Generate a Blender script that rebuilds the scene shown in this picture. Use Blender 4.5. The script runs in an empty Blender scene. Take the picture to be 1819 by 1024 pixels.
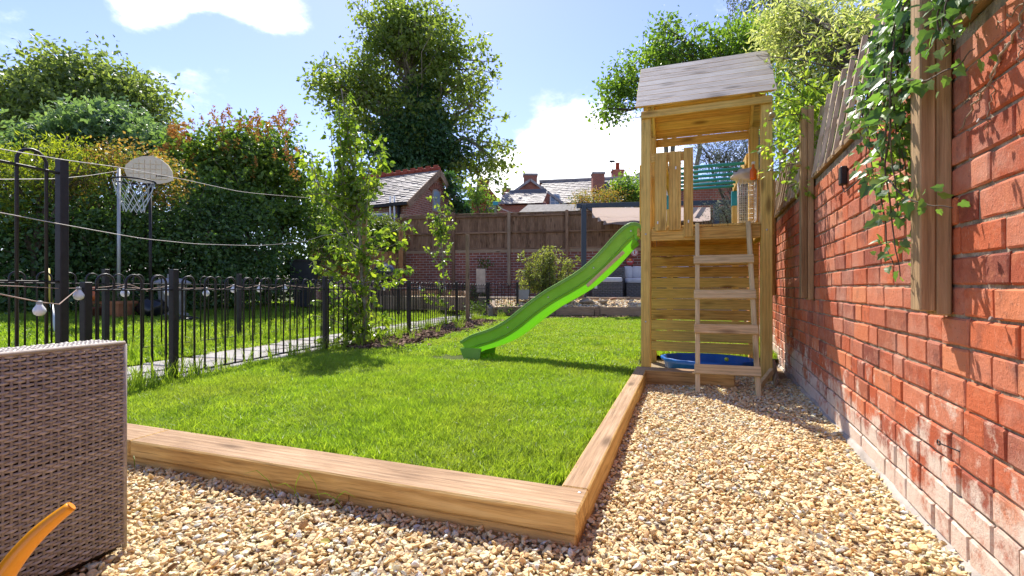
import bpy, math, random
import numpy as np
from mathutils import Vector, Matrix

random.seed(7)
RNG = np.random.default_rng(11)
scene = bpy.context.scene
COL = scene.collection

# ------------------------------------------------------------------ camera, sky, sun, exposure
EYE = 0.82
YAW = math.radians(20)
SN, CS = math.sin(YAW), math.cos(YAW)
cam_data = bpy.data.cameras.new("camera")
cam = bpy.data.objects.new("camera", cam_data)
COL.objects.link(cam)
cam.location = (0, 0, EYE)
cam.rotation_euler = (math.radians(90), 0, YAW)
cam_data.sensor_width = 36
cam_data.lens = 850 / 1819 * 36
cam_data.clip_start = 0.02
cam_data.clip_end = 2000
scene.camera = cam

SUN_EL = math.radians(52)
SUN_DIR = Vector((-0.554 * math.cos(SUN_EL), 0.832 * math.cos(SUN_EL), math.sin(SUN_EL))).normalized()

def build_world():
    w = bpy.data.worlds.new("World")
    scene.world = w
    w.use_nodes = True
    nt = w.node_tree
    N, L = nt.nodes, nt.links
    N.clear()
    out = N.new("ShaderNodeOutputWorld")
    bg = N.new("ShaderNodeBackground")
    sky = N.new("ShaderNodeTexSky")
    sky.sky_type = 'NISHITA'
    sky.sun_disc = False
    sky.sun_elevation = SUN_EL
    sky.sun_rotation = math.atan2(SUN_DIR.x, SUN_DIR.y)
    sky.air_density = 1.0
    sky.dust_density = 0.25
    sky.ozone_density = 3.2
    bg.inputs[1].default_value = 0.11
    tc = N.new("ShaderNodeTexCoord")
    # scattered fair-weather cumulus everywhere, with two larger heaps ahead
    def heap(d, size, squash):
        v = Vector(d).normalized()
        sub = N.new("ShaderNodeVectorMath"); sub.operation = 'SUBTRACT'
        L.new(tc.outputs['Generated'], sub.inputs[0]); sub.inputs[1].default_value = v
        mul = N.new("ShaderNodeVectorMath"); mul.operation = 'MULTIPLY'
        L.new(sub.outputs[0], mul.inputs[0]); mul.inputs[1].default_value = (1 / size, 1 / size, squash / size)
        ln = N.new("ShaderNodeVectorMath"); ln.operation = 'LENGTH'
        L.new(mul.outputs[0], ln.inputs[0])
        mr = N.new("ShaderNodeMapRange")
        mr.inputs[1].default_value = 0.0; mr.inputs[2].default_value = 1.0
        mr.inputs[3].default_value = 0.46; mr.inputs[4].default_value = 0.0
        L.new(ln.outputs[1], mr.inputs[0])
        return mr.outputs[0]
    n1 = N.new("ShaderNodeTexNoise")
    n1.inputs['Scale'].default_value = 4.2; n1.inputs['Detail'].default_value = 10; n1.inputs['Roughness'].default_value = 0.60
    mp = N.new("ShaderNodeMapping"); mp.inputs['Scale'].default_value = (1, 1, 1.7); mp.inputs['Location'].default_value = (3.1, 1.2, 0.4)
    L.new(tc.outputs['Generated'], mp.inputs[0]); L.new(mp.outputs[0], n1.inputs['Vector'])
    acc = n1.outputs['Fac']
    for d, s, q in CLOUDS:
        a = N.new("ShaderNodeMath"); a.operation = 'ADD'
        L.new(acc, a.inputs[0]); L.new(heap(d, s, q), a.inputs[1]); acc = a.outputs[0]
    mr = N.new("ShaderNodeMapRange"); mr.interpolation_type = 'SMOOTHSTEP'
    mr.inputs[1].default_value = 0.61; mr.inputs[2].default_value = 0.86
    L.new(acc, mr.inputs[0])
    n2 = N.new("ShaderNodeTexNoise"); n2.inputs['Scale'].default_value = 9; n2.inputs['Detail'].default_value = 6
    L.new(mp.outputs[0], n2.inputs['Vector'])
    cr = N.new("ShaderNodeValToRGB")
    cr.color_ramp.elements[0].position = 0.3; cr.color_ramp.elements[0].color = (6.5, 6.7, 7.1, 1)
    cr.color_ramp.elements[1].position = 0.62; cr.color_ramp.elements[1].color = (11.0, 11.0, 11.0, 1)
    L.new(n2.outputs['Fac'], cr.inputs[0])
    mix = N.new("ShaderNodeMix"); mix.data_type = 'RGBA'
    tint = N.new("ShaderNodeMix"); tint.data_type = 'RGBA'; tint.blend_type = 'MULTIPLY'
    tint.inputs['Factor'].default_value = 1.0; tint.inputs['B'].default_value = (0.94, 0.82, 0.97, 1)
    L.new(sky.outputs[0], tint.inputs['A'])
    L.new(mr.outputs[0], mix.inputs['Factor']); L.new(tint.outputs['Result'], mix.inputs['A']); L.new(cr.outputs[0], mix.inputs['B'])
    L.new(mix.outputs['Result'], bg.inputs[0]); L.new(bg.outputs[0], out.inputs[0])

def ray(px, py):
    xc, zc = (px - 909.5) / 850, (512 - py) / 850
    return (xc * CS - SN, xc * SN + CS, zc)

CLOUDS = [(ray(1010, 285), 0.24, 1.35), (ray(930, 330), 0.15, 1.5), (ray(1120, 320), 0.14, 1.5), (ray(455, 5), 0.115, 1.9), (ray(265, 5), 0.09, 1.7)]
build_world()

sun_data = bpy.data.lights.new("sun", 'SUN')
sun_data.energy = 3.5
sun_data.angle = math.radians(0.5)
sun_data.color = (1.0, 0.95, 0.87)
sun = bpy.data.objects.new("sun", sun_data)
COL.objects.link(sun)
sun.location = (-20, 30, 40)
sun.rotation_euler = SUN_DIR.to_track_quat('Z', 'Y').to_euler()

vs = scene.view_settings
vs.view_transform = 'Standard'
vs.look = 'None'
vs.gamma = 1.0
vs.use_curve_mapping = False
vs.exposure = 1.25
scene.cycles.max_bounces = 8
scene.cycles.diffuse_bounces = 4
scene.cycles.transmission_bounces = 6
scene.cycles.transparent_max_bounces = 8
scene.cycles.caustics_reflective = False
scene.cycles.caustics_refractive = False

# ------------------------------------------------------------------ helpers
def at(px, depth, py=512):
    """a place given as a bearing and a distance ahead, in metres on the garden grid"""
    xc = (px - 909.5) / 850 * depth
    return Vector((xc * CS - depth * SN, xc * SN + depth * CS, EYE + (512 - py) * depth / 850))

WM = {}

def place(o, M, parent):
    if parent is not None:
        o.parent = parent
        o.matrix_basis = WM[parent].inverted() @ M
    else:
        o.matrix_basis = M
    WM[o] = M

def tag(o, label, cat, group=None):
    o["label"] = label
    o["category"] = cat
    if group:
        o["group"] = group
    return o

def thing(name, loc, label, cat, group=None):
    o = bpy.data.objects.new(name, None)
    o.empty_display_size = 0.1
    COL.objects.link(o)
    place(o, Matrix.Translation(Vector(loc)), None)
    return tag(o, label, cat, group)

def part(name, parent, loc=None):
    """an Empty that parents the pieces of one part"""
    o = bpy.data.objects.new(name, None)
    o.empty_display_size = 0.05
    COL.objects.link(o)
    place(o, Matrix.Translation(Vector(loc)) if loc is not None else WM[parent].copy(), parent)
    return o

def np_mesh(name, verts, faces, var=None, smooth=False, mats=(), fmat=None):
    """verts (n,3), faces: list of lists or int array (m,k)"""
    me = bpy.data.meshes.new(name)
    verts = np.asarray(verts, dtype=np.float32)
    if isinstance(faces, np.ndarray):
        tot = np.full(len(faces), faces.shape[1], dtype=np.int32)
        flat = faces.astype(np.int32).ravel()
    else:
        tot = np.array([len(f) for f in faces], dtype=np.int32)
        flat = np.fromiter((i for f in faces for i in f), dtype=np.int32, count=int(tot.sum()))
    st = np.concatenate(([0], np.cumsum(tot)[:-1])).astype(np.int32)
    me.vertices.add(len(verts)); me.loops.add(len(flat)); me.polygons.add(len(tot))
    me.vertices.foreach_set("co", verts.ravel())
    me.loops.foreach_set("vertex_index", flat)
    me.polygons.foreach_set("loop_start", st)
    me.polygons.foreach_set("loop_total", tot)
    me.polygons.foreach_set("use_smooth", np.full(len(tot), bool(smooth)))
    if fmat is not None:
        me.polygons.foreach_set("material_index", np.asarray(fmat, dtype=np.int32))
    me.update(calc_edges=True)
    if var is not None:
        a = me.attributes.new("var", 'FLOAT', 'POINT')
        a.data.foreach_set("value", np.asarray(var, dtype=np.float32))
    for m in mats:
        me.materials.append(m)
    return me

def link(name, me, M=None, parent=None):
    o = bpy.data.objects.new(name, me)
    COL.objects.link(o)
    place(o, M if M is not None else (WM[parent].copy() if parent is not None else Matrix()), parent)
    return o

def cbox(L, w, t, b):
    """chamfered box centred on the origin -> verts, faces"""
    h = (L / 2, w / 2, t / 2)
    b = min(b, min(h) * 0.45)
    V, idx = [], {}
    for sx in (-1, 1):
        for sy in (-1, 1):
            for sz in (-1, 1):
                s = (sx, sy, sz)
                for ax in range(3):
                    p = [s[k] * (h[k] - (0 if k == ax else b)) for k in range(3)]
                    idx[(s, ax)] = len(V); V.append(p)
    Fc, kind = [], []
    def orient(f):
        c = np.mean([V[i] for i in f], axis=0)
        n = np.cross(np.subtract(V[f[1]], V[f[0]]), np.subtract(V[f[2]], V[f[1]]))
        return f if np.dot(c, n) > 0 else f[::-1]
    for ax in range(3):
        o1, o2 = [k for k in range(3) if k != ax]
        for sg in (-1, 1):
            f = []
            for a, c in ((-1, -1), (1, -1), (1, 1), (-1, 1)):
                s = [0, 0, 0]; s[ax] = sg; s[o1] = a; s[o2] = c
                f.append(idx[(tuple(s), ax)])
            Fc.append(orient(f)); kind.append((ax, sg))
        for a in (-1, 1):
            for c in (-1, 1):
                s0 = [0, 0, 0]; s0[o1] = a; s0[o2] = c
                s1 = list(s0); s0[ax] = -1; s1[ax] = 1
                s0, s1 = tuple(s0), tuple(s1)
                Fc.append(orient([idx[(s0, o1)], idx[(s1, o1)], idx[(s1, o2)], idx[(s0, o2)]])); kind.append((-1, 0))
    for s in {k[0] for k in idx}:
        Fc.append(orient([idx[(s, 0)], idx[(s, 1)], idx[(s, 2)]])); kind.append((-1, 0))
    return V, Fc, kind

BOXES = {}

def timber(name, a, b, w, t, side, mat, parent=None, bev=0.003, top=None):
    """a board from a to b; w along `side`, t across; `top`: second material on its +normal face"""
    a, b = Vector(a), Vector(b)
    ax = (b - a); L = ax.length; ax = ax / L
    sd = Vector(side); sd = (sd - ax * sd.dot(ax)).normalized()
    n = ax.cross(sd)
    key = (round(L, 3), round(w, 4), round(t, 4), bev, mat.name, top.name if top else "")
    me = BOXES.get(key)
    if me is None:
        V, Fc, kind = cbox(L, w, t, bev)
        fm = [1 if k == (2, 1) else 0 for k in kind] if top else None
        me = np_mesh(name, V, Fc, mats=[mat] + ([top] if top else []), fmat=fm)
        BOXES[key] = me
    c = (a + b) / 2
    M = Matrix(((ax.x, sd.x, n.x, c.x), (ax.y, sd.y, n.y, c.y), (ax.z, sd.z, n.z, c.z), (0, 0, 0, 1)))
    return link(name, me, M, parent)

class MB:
    """collects shapes into one mesh"""
    def __init__(s):
        s.V, s.F, s.var, s.fm, s.n = [], [], [], [], 0
    def add(s, V, F, M=None, var=0.0, m=0):
        V = np.asarray(V, dtype=float)
        if M is not None:
            A = np.array(M)
            V = V @ A[:3, :3].T + A[:3, 3]
        s.V.append(V)
        s.F += [[i + s.n for i in f] for f in F]
        s.fm += [m] * len(F)
        s.var.append(np.full(len(V), var) if np.isscalar(var) else var)
        s.n += len(V)
        return s
    def box(s, c, d, rz=0.0, b=0.004, var=0.0, m=0):
        V, F, _ = cbox(d[0], d[1], d[2], b)
        return s.add(V, F, Matrix.Translation(Vector(c)) @ Matrix.Rotation(rz, 4, 'Z'), var, m)
    def bar(s, a, b, w, t, side, bev=0.002, var=0.0, m=0):
        a, b = Vector(a), Vector(b)
        ax = b - a; L = ax.length; ax = ax / L
        sd = Vector(side); sd = (sd - ax * sd.dot(ax)).normalized(); n = ax.cross(sd); c = (a + b) / 2
        V, F, _ = cbox(L, w, t, bev)
        return s.add(V, F, Matrix(((ax.x, sd.x, n.x, c.x), (ax.y, sd.y, n.y, c.y), (ax.z, sd.z, n.z, c.z), (0, 0, 0, 1))), var, m)
    def tube(s, pts, r, seg=6, var=0.0, m=0, closed=False):
        P = np.asarray([tuple(p) for p in pts], dtype=float)
        n = len(P)
        R = np.full(n, r) if np.isscalar(r) else np.asarray(r, dtype=float)
        T = np.gradient(P, axis=0)
        if closed:
            T = np.roll(P, -1, 0) - np.roll(P, 1, 0)
        T /= np.linalg.norm(T, axis=1)[:, None] + 1e-9
        u = np.cross(T[0], (0, 0, 1) if abs(T[0][2]) < 0.9 else (1, 0, 0)); u /= np.linalg.norm(u)
        V = np.zeros((n, seg, 3))
        ang = np.arange(seg) / seg * 2 * math.pi
        for i in range(n):
            u = u - T[i] * np.dot(u, T[i]); u /= np.linalg.norm(u) + 1e-9
            w = np.cross(T[i], u)
            V[i] = P[i] + R[i] * (np.cos(ang)[:, None] * u + np.sin(ang)[:, None] * w)
        F = []
        for i in range(n if closed else n - 1):
            k = (i + 1) % n
            for j in range(seg):
                j2 = (j + 1) % seg
                F.append([i * seg + j, i * seg + j2, k * seg + j2, k * seg + j])
        if not closed:
            F.append(list(range(seg))[::-1]); F.append([(n - 1) * seg + j for j in range(seg)])
        return s.add(V.reshape(-1, 3), F, None, var, m)
    def lathe(s, prof, c=(0, 0, 0), seg=20, var=0.0, m=0, M=None):
        V, F = [], []
        for r, z in prof:
            for j in range(seg):
                a = 2 * math.pi * j / seg
                V.append((c[0] + r * math.cos(a), c[1] + r * math.sin(a), c[2] + z))
        for i in range(len(prof) - 1):
            for j in range(seg):
                j2 = (j + 1) % seg
                F.append([i * seg + j, i * seg + j2, (i + 1) * seg + j2, (i + 1) * seg + j])
        F.append(list(range(seg))[::-1]); F.append([(len(prof) - 1) * seg + j for j in range(seg)])
        return s.add(V, F, M, var, m)
    def prism(s, poly, axis_vec, origin=(0, 0, 0), ux=(1, 0, 0), uy=(0, 0, 1), var=0.0, m=0):
        """2-D polygon in the plane (ux, uy) at origin, extruded along axis_vec"""
        o, ux, uy, av = Vector(origin), Vector(ux), Vector(uy), Vector(axis_vec)
        n = len(poly)
        V = [tuple(o + ux * p[0] + uy * p[1]) for p in poly] + [tuple(o + ux * p[0] + uy * p[1] + av) for p in poly]
        F = [[i, (i + 1) % n, n + (i + 1) % n, n + i] for i in range(n)] + [list(range(n))[::-1], [n + i for i in range(n)]]
        area = sum(poly[i][0] * poly[(i + 1) % n][1] - poly[(i + 1) % n][0] * poly[i][1] for i in range(n))
        if (area > 0) == (ux.cross(uy).dot(av) < 0):
            F = [f[::-1] for f in F]
        return s.add(V, F, None, var, m)
    def grid(s, P, var=0.0, m=0):
        """P (a,b,3) sheet of points"""
        a, b = P.shape[:2]
        F = [[i * b + j, i * b + j + 1, (i + 1) * b + j + 1, (i + 1) * b + j] for i in range(a - 1) for j in range(b - 1)]
        return s.add(P.reshape(-1, 3), F, None, var, m)
    def build(s, name, mat, parent=None, smooth=False, label=None, cat=None, group=None, origin=None, kind=None):
        mats = mat if isinstance(mat, (list, tuple)) else [mat]
        V = np.concatenate(s.V)
        var = np.concatenate(s.var)
        if origin is None:
            if parent is not None:
                origin = WM[parent].translation
            else:
                origin = Vector(((V[:, 0].min() + V[:, 0].max()) / 2, (V[:, 1].min() + V[:, 1].max()) / 2, V[:, 2].min()))
        origin = Vector(origin)
        me = np_mesh(name, V - np.array(origin), s.F, var, smooth, mats, s.fm if len(mats) > 1 else None)
        o = link(name, me, Matrix.Translation(origin), parent)
        if label:
            tag(o, label, cat, group)
        if kind:
            o["kind"] = kind
        return o

def sheet(name, poly_or_grid, z, mat, kind="structure", thick=None):
    """flat ground polygon (list of xy), kept as one n-gon"""
    V = [(p[0], p[1], z if np.isscalar(z) else z(p)) for p in poly_or_grid]
    me = np_mesh(name, V, [list(range(len(V)))], np.zeros(len(V)), mats=[mat])
    o = link(name, me)
    o["kind"] = kind
    return o

# ------------------------------------------------------------------ materials
def rgb(c):
    return (c[0], c[1], c[2], 1)

def base_mat(name, rough=0.7, spec=0.3, color=(0.5, 0.5, 0.5), metal=0.0):
    m = bpy.data.materials.new(name)
    m.use_nodes = True
    b = m.node_tree.nodes["Principled BSDF"]
    b.inputs['Roughness'].default_value = rough
    b.inputs['Specular IOR Level'].default_value = spec
    b.inputs['Base Color'].default_value = rgb(color)
    b.inputs['Metallic'].default_value = metal
    return m, m.node_tree, b

def ramp(nt, fac, stops):
    r = nt.nodes.new("ShaderNodeValToRGB")
    e = r.color_ramp.elements
    while len(e) < len(stops):
        e.new(0.5)
    for i, (p, c) in enumerate(stops):
        e[i].position = p; e[i].color = rgb(c)
    nt.links.new(fac, r.inputs[0])
    return r.outputs[0]

def noise(nt, vec, scale, detail=5, rough=0.55, dist=0.0):
    n = nt.nodes.new("ShaderNodeTexNoise")
    n.inputs['Scale'].default_value = scale; n.inputs['Detail'].default_value = detail
    n.inputs['Roughness'].default_value = rough; n.inputs['Distortion'].default_value = dist
    if vec is not None:
        nt.links.new(vec, n.inputs['Vector'])
    return n.outputs['Fac']

def mixc(nt, fac, a, b, mode='MIX'):
    m = nt.nodes.new("ShaderNodeMix"); m.data_type = 'RGBA'; m.blend_type = mode
    for k, v in (('Factor', fac), ('A', a), ('B', b)):
        if isinstance(v, (int, float)):
            m.inputs[k].default_value = v
        elif isinstance(v, tuple):
            m.inputs[k].default_value = rgb(v)
        else:
            nt.links.new(v, m.inputs[k])
    return m.outputs['Result']

def math_(nt, op, a, b=None, c=None):
    m = nt.nodes.new("ShaderNodeMath"); m.operation = op
    for i, v in enumerate((a, b, c)):
        if v is None:
            continue
        if isinstance(v, (int, float)):
            m.inputs[i].default_value = v
        else:
            nt.links.new(v, m.inputs[i])
    return m.outputs[0]

def maprange(nt, v, a, b, c=0.0, d=1.0):
    m = nt.nodes.new("ShaderNodeMapRange")
    m.inputs[1].default_value = a; m.inputs[2].default_value = b; m.inputs[3].default_value = c; m.inputs[4].default_value = d
    nt.links.new(v, m.inputs[0])
    return m.outputs[0]

def bump(nt, b, h, strength=0.3, dist=0.01):
    n = nt.nodes.new("ShaderNodeBump")
    n.inputs['Strength'].default_value = strength; n.inputs['Distance'].default_value = dist
    nt.links.new(h, n.inputs['Height']); nt.links.new(n.outputs[0], b.inputs['Normal'])

def coords(nt, which='Object', scale=(1, 1, 1), rnd=True):
    tc = nt.nodes.new("ShaderNodeTexCoord")
    out = tc.outputs[which] if which != 'World' else nt.nodes.new("ShaderNodeNewGeometry").outputs['Position']
    if rnd:
        oi = nt.nodes.new("ShaderNodeObjectInfo")
        ml = nt.nodes.new("ShaderNodeVectorMath"); ml.operation = 'SCALE'
        ml.inputs[0].default_value = (37.0, 91.0, 53.0); nt.links.new(oi.outputs['Random'], ml.inputs['Scale'])
        ad = nt.nodes.new("ShaderNodeVectorMath"); ad.operation = 'ADD'
        nt.links.new(out, ad.inputs[0]); nt.links.new(ml.outputs[0], ad.inputs[1]); out = ad.outputs[0]
    mp = nt.nodes.new("ShaderNodeMapping"); mp.inputs['Scale'].default_value = scale
    nt.links.new(out, mp.inputs[0])
    return mp.outputs[0]

def attr(nt, name='var'):
    a = nt.nodes.new("ShaderNodeAttribute"); a.attribute_name = name
    return a.outputs['Fac']

def orand(nt):
    return nt.nodes.new("ShaderNodeObjectInfo").outputs['Random']

def wood(name, dark, mid, light, rough=0.65, knots=True, grain=1.0, tint=0.25, bumpy=0.35, fine=True):
    m, nt, b = base_mat(name, rough, 0.25)
    v = coords(nt, 'Object', (1.2 * grain, 14 * grain, 14 * grain))
    g1 = noise(nt, v, 2.2, 6, 0.6, 1.2)
    col = ramp(nt, g1, [(0.34, dark), (0.48, mid), (0.64, light)])
    v2 = coords(nt, 'Object', (4, 160, 160))
    g2 = noise(nt, v2, 2.0, 3)
    if fine:
        col = mixc(nt, 0.30, col, ramp(nt, g2, [(0.35, tuple(x * 0.55 for x in mid)), (0.6, light)]), 'MIX')
    wv = nt.nodes.new("ShaderNodeTexWave"); wv.wave_type = 'RINGS'; wv.rings_direction = 'X'
    wv.inputs['Scale'].default_value = 13.0; wv.inputs['Distortion'].default_value = 3.0; wv.inputs['Detail'].default_value = 2.5; wv.inputs['Detail Scale'].default_value = 1.6
    nt.links.new(coords(nt, 'Object', (0.12, 1.0, 1.0)), wv.inputs['Vector'])
    col = mixc(nt, maprange(nt, wv.outputs['Fac'], 0.5, 1.0, 0.0, 0.40), col, tuple(x * 0.8 for x in dark))
    g4 = noise(nt, coords(nt, 'Object', (5, 110, 110)), 1.0, 2, 0.5)
    col = mixc(nt, maprange(nt, g4, 0.60, 0.72, 0.0, 0.6), col, tuple(x * 0.45 for x in dark))
    v3 = coords(nt, 'Object', (1.3, 1.3, 1.3))
    col = mixc(nt, maprange(nt, noise(nt, v3, 1.6, 3), 0.35, 0.7, 0.0, 0.45), col, dark, 'MULTIPLY')
    # pieces differ a little from each other
    col = mixc(nt, maprange(nt, orand(nt), 0, 1, 0.0, tint), col, tuple(min(1, x * 1.5 + 0.03) for x in light), 'MIX')
    if knots:
        vv = coords(nt, 'Object', (2.4, 8.5, 8.5))
        vo = nt.nodes.new("ShaderNodeTexVoronoi"); vo.inputs['Scale'].default_value = 1.0
        nt.links.new(vv, vo.inputs['Vector'])
        k = maprange(nt, vo.outputs['Distance'], 0.08, 0.25, 1.0, 0.0)
        col = mixc(nt, math_(nt, 'MULTIPLY', k, 0.8), col, tuple(x * 0.4 for x in dark))
    nt.links.new(col, b.inputs['Base Color'])
    bump(nt, b, math_(nt, 'ADD', math_(nt, 'ADD', g2, g1), math_(nt, 'MULTIPLY', g4, -1.5)), bumpy, 0.004)
    return m

def leaf_mat(name, cols, trans=0.45, rough=0.42, tcol=None, spec=0.35):
    m, nt, b = base_mat(name, rough, spec)
    a = attr(nt)
    n = len(cols)
    col = ramp(nt, a, [(i / (n - 1) if n > 1 else 0, c) for i, c in enumerate(cols)])
    nt.links.new(col, b.inputs['Base Color'])
    tr = nt.nodes.new("ShaderNodeBsdfTranslucent")
    tint = mixc(nt, 1.0, col, tcol or (1.85, 1.95, 0.78), 'MULTIPLY')
    nt.links.new(tint, tr.inputs['Color'])
    mx = nt.nodes.new("ShaderNodeMixShader"); mx.inputs[0].default_value = trans
    nt.links.new(b.outputs[0], mx.inputs[1]); nt.links.new(tr.outputs[0], mx.inputs[2])
    nt.links.new(mx.outputs[0], nt.nodes["Material Output"].inputs[0])
    return m

def plain(name, color, rough=0.6, spec=0.35, vary=0.15, scale=6, metal=0.0, bumpy=0.0, bscale=60, which='Object'):
    m, nt, b = base_mat(name, rough, spec, color, metal)
    v = coords(nt, which, (1, 1, 1))
    n = noise(nt, v, scale, 6)
    col = ramp(nt, n, [(0.3, tuple(x * (1 - vary) for x in color)), (0.7, tuple(min(1, x * (1 + vary)) for x in color))])
    nt.links.new(col, b.inputs['Base Color'])
    if bumpy:
        bump(nt, b, noise(nt, v, bscale, 5), bumpy, 0.006)
    return m

def brick_tex_mat(name, c1, c2, mortar, sx=4.2, course=0.088, mapping='XZ', dirt=0.4):
    """brickwork too far away to tell the bricks apart"""
    m, nt, b = base_mat(name, 0.85, 0.2)
    tc = nt.nodes.new("ShaderNodeTexCoord")
    sp = nt.nodes.new("ShaderNodeSeparateXYZ"); nt.links.new(tc.outputs['Object'], sp.inputs[0])
    cb = nt.nodes.new("ShaderNodeCombineXYZ")
    s = math_(nt, 'ADD', sp.outputs[0], sp.outputs[1])
    nt.links.new(s, cb.inputs[0]); nt.links.new(sp.outputs[2], cb.inputs[1])
    bt = nt.nodes.new("ShaderNodeTexBrick")
    bt.inputs['Scale'].default_value = 1.0
    bt.inputs['Brick Width'].default_value = 0.24; bt.inputs['Row Height'].default_value = course
    bt.inputs['Mortar Size'].default_value = 0.008
    bt.inputs['Color1'].default_value = rgb(c1); bt.inputs['Color2'].default_value = rgb(c2); bt.inputs['Mortar'].default_value = rgb(mortar)
    nt.links.new(cb.outputs[0], bt.inputs['Vector'])
    n = noise(nt, tc.outputs['Object'], 1.3, 5)
    col = mixc(nt, maprange(nt, n, 0.4, 0.75, 0, dirt), bt.outputs['Color'], (0.08, 0.06, 0.05), 'MIX')
    nt.links.new(col, b.inputs['Base Color'])
    bump(nt, b, math_(nt, 'SUBTRACT', 1.0, bt.outputs['Fac']), 0.6, 0.01)
    return m

# ------------------------------------------------------------------ scattering
def frames(ax, nr):
    ax = ax / (np.linalg.norm(ax, axis=1)[:, None] + 1e-9)
    nr = nr - ax * np.sum(ax * nr, axis=1)[:, None]
    nr = nr / (np.linalg.norm(nr, axis=1)[:, None] + 1e-9)
    sd = np.cross(nr, ax)
    return np.stack([ax, sd, nr], axis=2)          # columns: length, width, normal

LEAF2 = (np.array([(0, 0, 0), (0.45, 0.30, 0.07), (1, 0, -0.08), (0.45, -0.30, 0.07)]), np.array([(0, 2, 1), (0, 3, 2)]))
LEAF4 = (np.array([(0, 0, 0), (0.22, 0.25, 0.06), (0.62, 0.27, 0.05), (1, 0, -0.14), (0.62, -0.27, 0.05), (0.22, -0.25, 0.06), (0.45, 0, -0.03)]),
         np.array([(0, 6, 1), (1, 6, 2), (2, 6, 3), (3, 6, 4), (4, 6, 5), (5, 6, 0)]))
LANCE = (np.array([(0, 0, 0), (0.35, 0.13, 0.03), (0.7, 0.09, 0.0), (1, 0, -0.12), (0.7, -0.09, 0.0), (0.35, -0.13, 0.03)]),
         np.array([(0, 2, 1), (0, 3, 2), (0, 4, 3), (0, 5, 4)]))
_iv = [(0, 0), (-0.12, 0.20), (0.02, 0.44), (0.24, 0.34), (0.46, 0.40), (0.64, 0.20), (1.0, 0.0), (0.64, -0.20), (0.46, -0.40), (0.24, -0.34), (0.02, -0.44), (-0.12, -0.20)]
IVY = (np.array([(x, y, 0.10 * abs(y) - 0.10 * x * x) for x, y in _iv] + [(0.3, 0, -0.03)]),
       np.array([(12, (i + 1) % 12, i) for i in range(12)]))
CLUMP = (np.concatenate([LEAF2[0] @ np.array(Matrix.Rotation(a, 3, 'Z')).T * sc + np.array(o) for a, sc, o in
                         ((0, 1, (0, 0, 0)), (1.1, 0.85, (0.05, 0.1, 0.05)), (-1.0, 0.9, (0.02, -0.1, -0.04)))]),
         np.concatenate([LEAF2[1] + 4 * i for i in range(3)]))

def leaves_mesh(name, tmpl, pos, ax, nr, size, var):
    TV, TF = tmpl
    R = frames(ax, nr)
    n, k = len(pos), len(TV)
    V = np.einsum('nij,kj->nki', R, TV) * np.asarray(size)[:, None, None] + pos[:, None, :]
    Fc = (TF[None] + (np.arange(n) * k)[:, None, None]).reshape(-1, TF.shape[1])
    return V.reshape(-1, 3), Fc, np.repeat(var, k)

def leaf_object(name, tmpl, pos, ax, nr, size, var, mat, parent):
    o0 = np.array(WM[parent].translation) if parent is not None else np.zeros(3)
    V, Fc, vv = leaves_mesh(name, tmpl, pos - o0, ax, nr, size, var)
    return link(name, np_mesh(name, V, Fc, vv, mats=[mat]), None, parent)

def rand_dirs(n, up=0.0):
    v = RNG.normal(size=(n, 3)); v[:, 2] += up
    return v / (np.linalg.norm(v, axis=1)[:, None] + 1e-9)

def curve_pts(a, b, n=6, sag=0.0, wob=0.0, up=0.0):
    a, b = np.array(tuple(a), float), np.array(tuple(b), float)
    t = np.linspace(0, 1, n)[:, None]
    P = a + (b - a) * t
    P[:, 2] += (-sag + up) * 4 * (t * (1 - t))[:, 0]
    if wob:
        w = RNG.normal(size=(n, 3)) * wob; w[0] = 0; w[-1] = 0
        P += w
    return P

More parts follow.
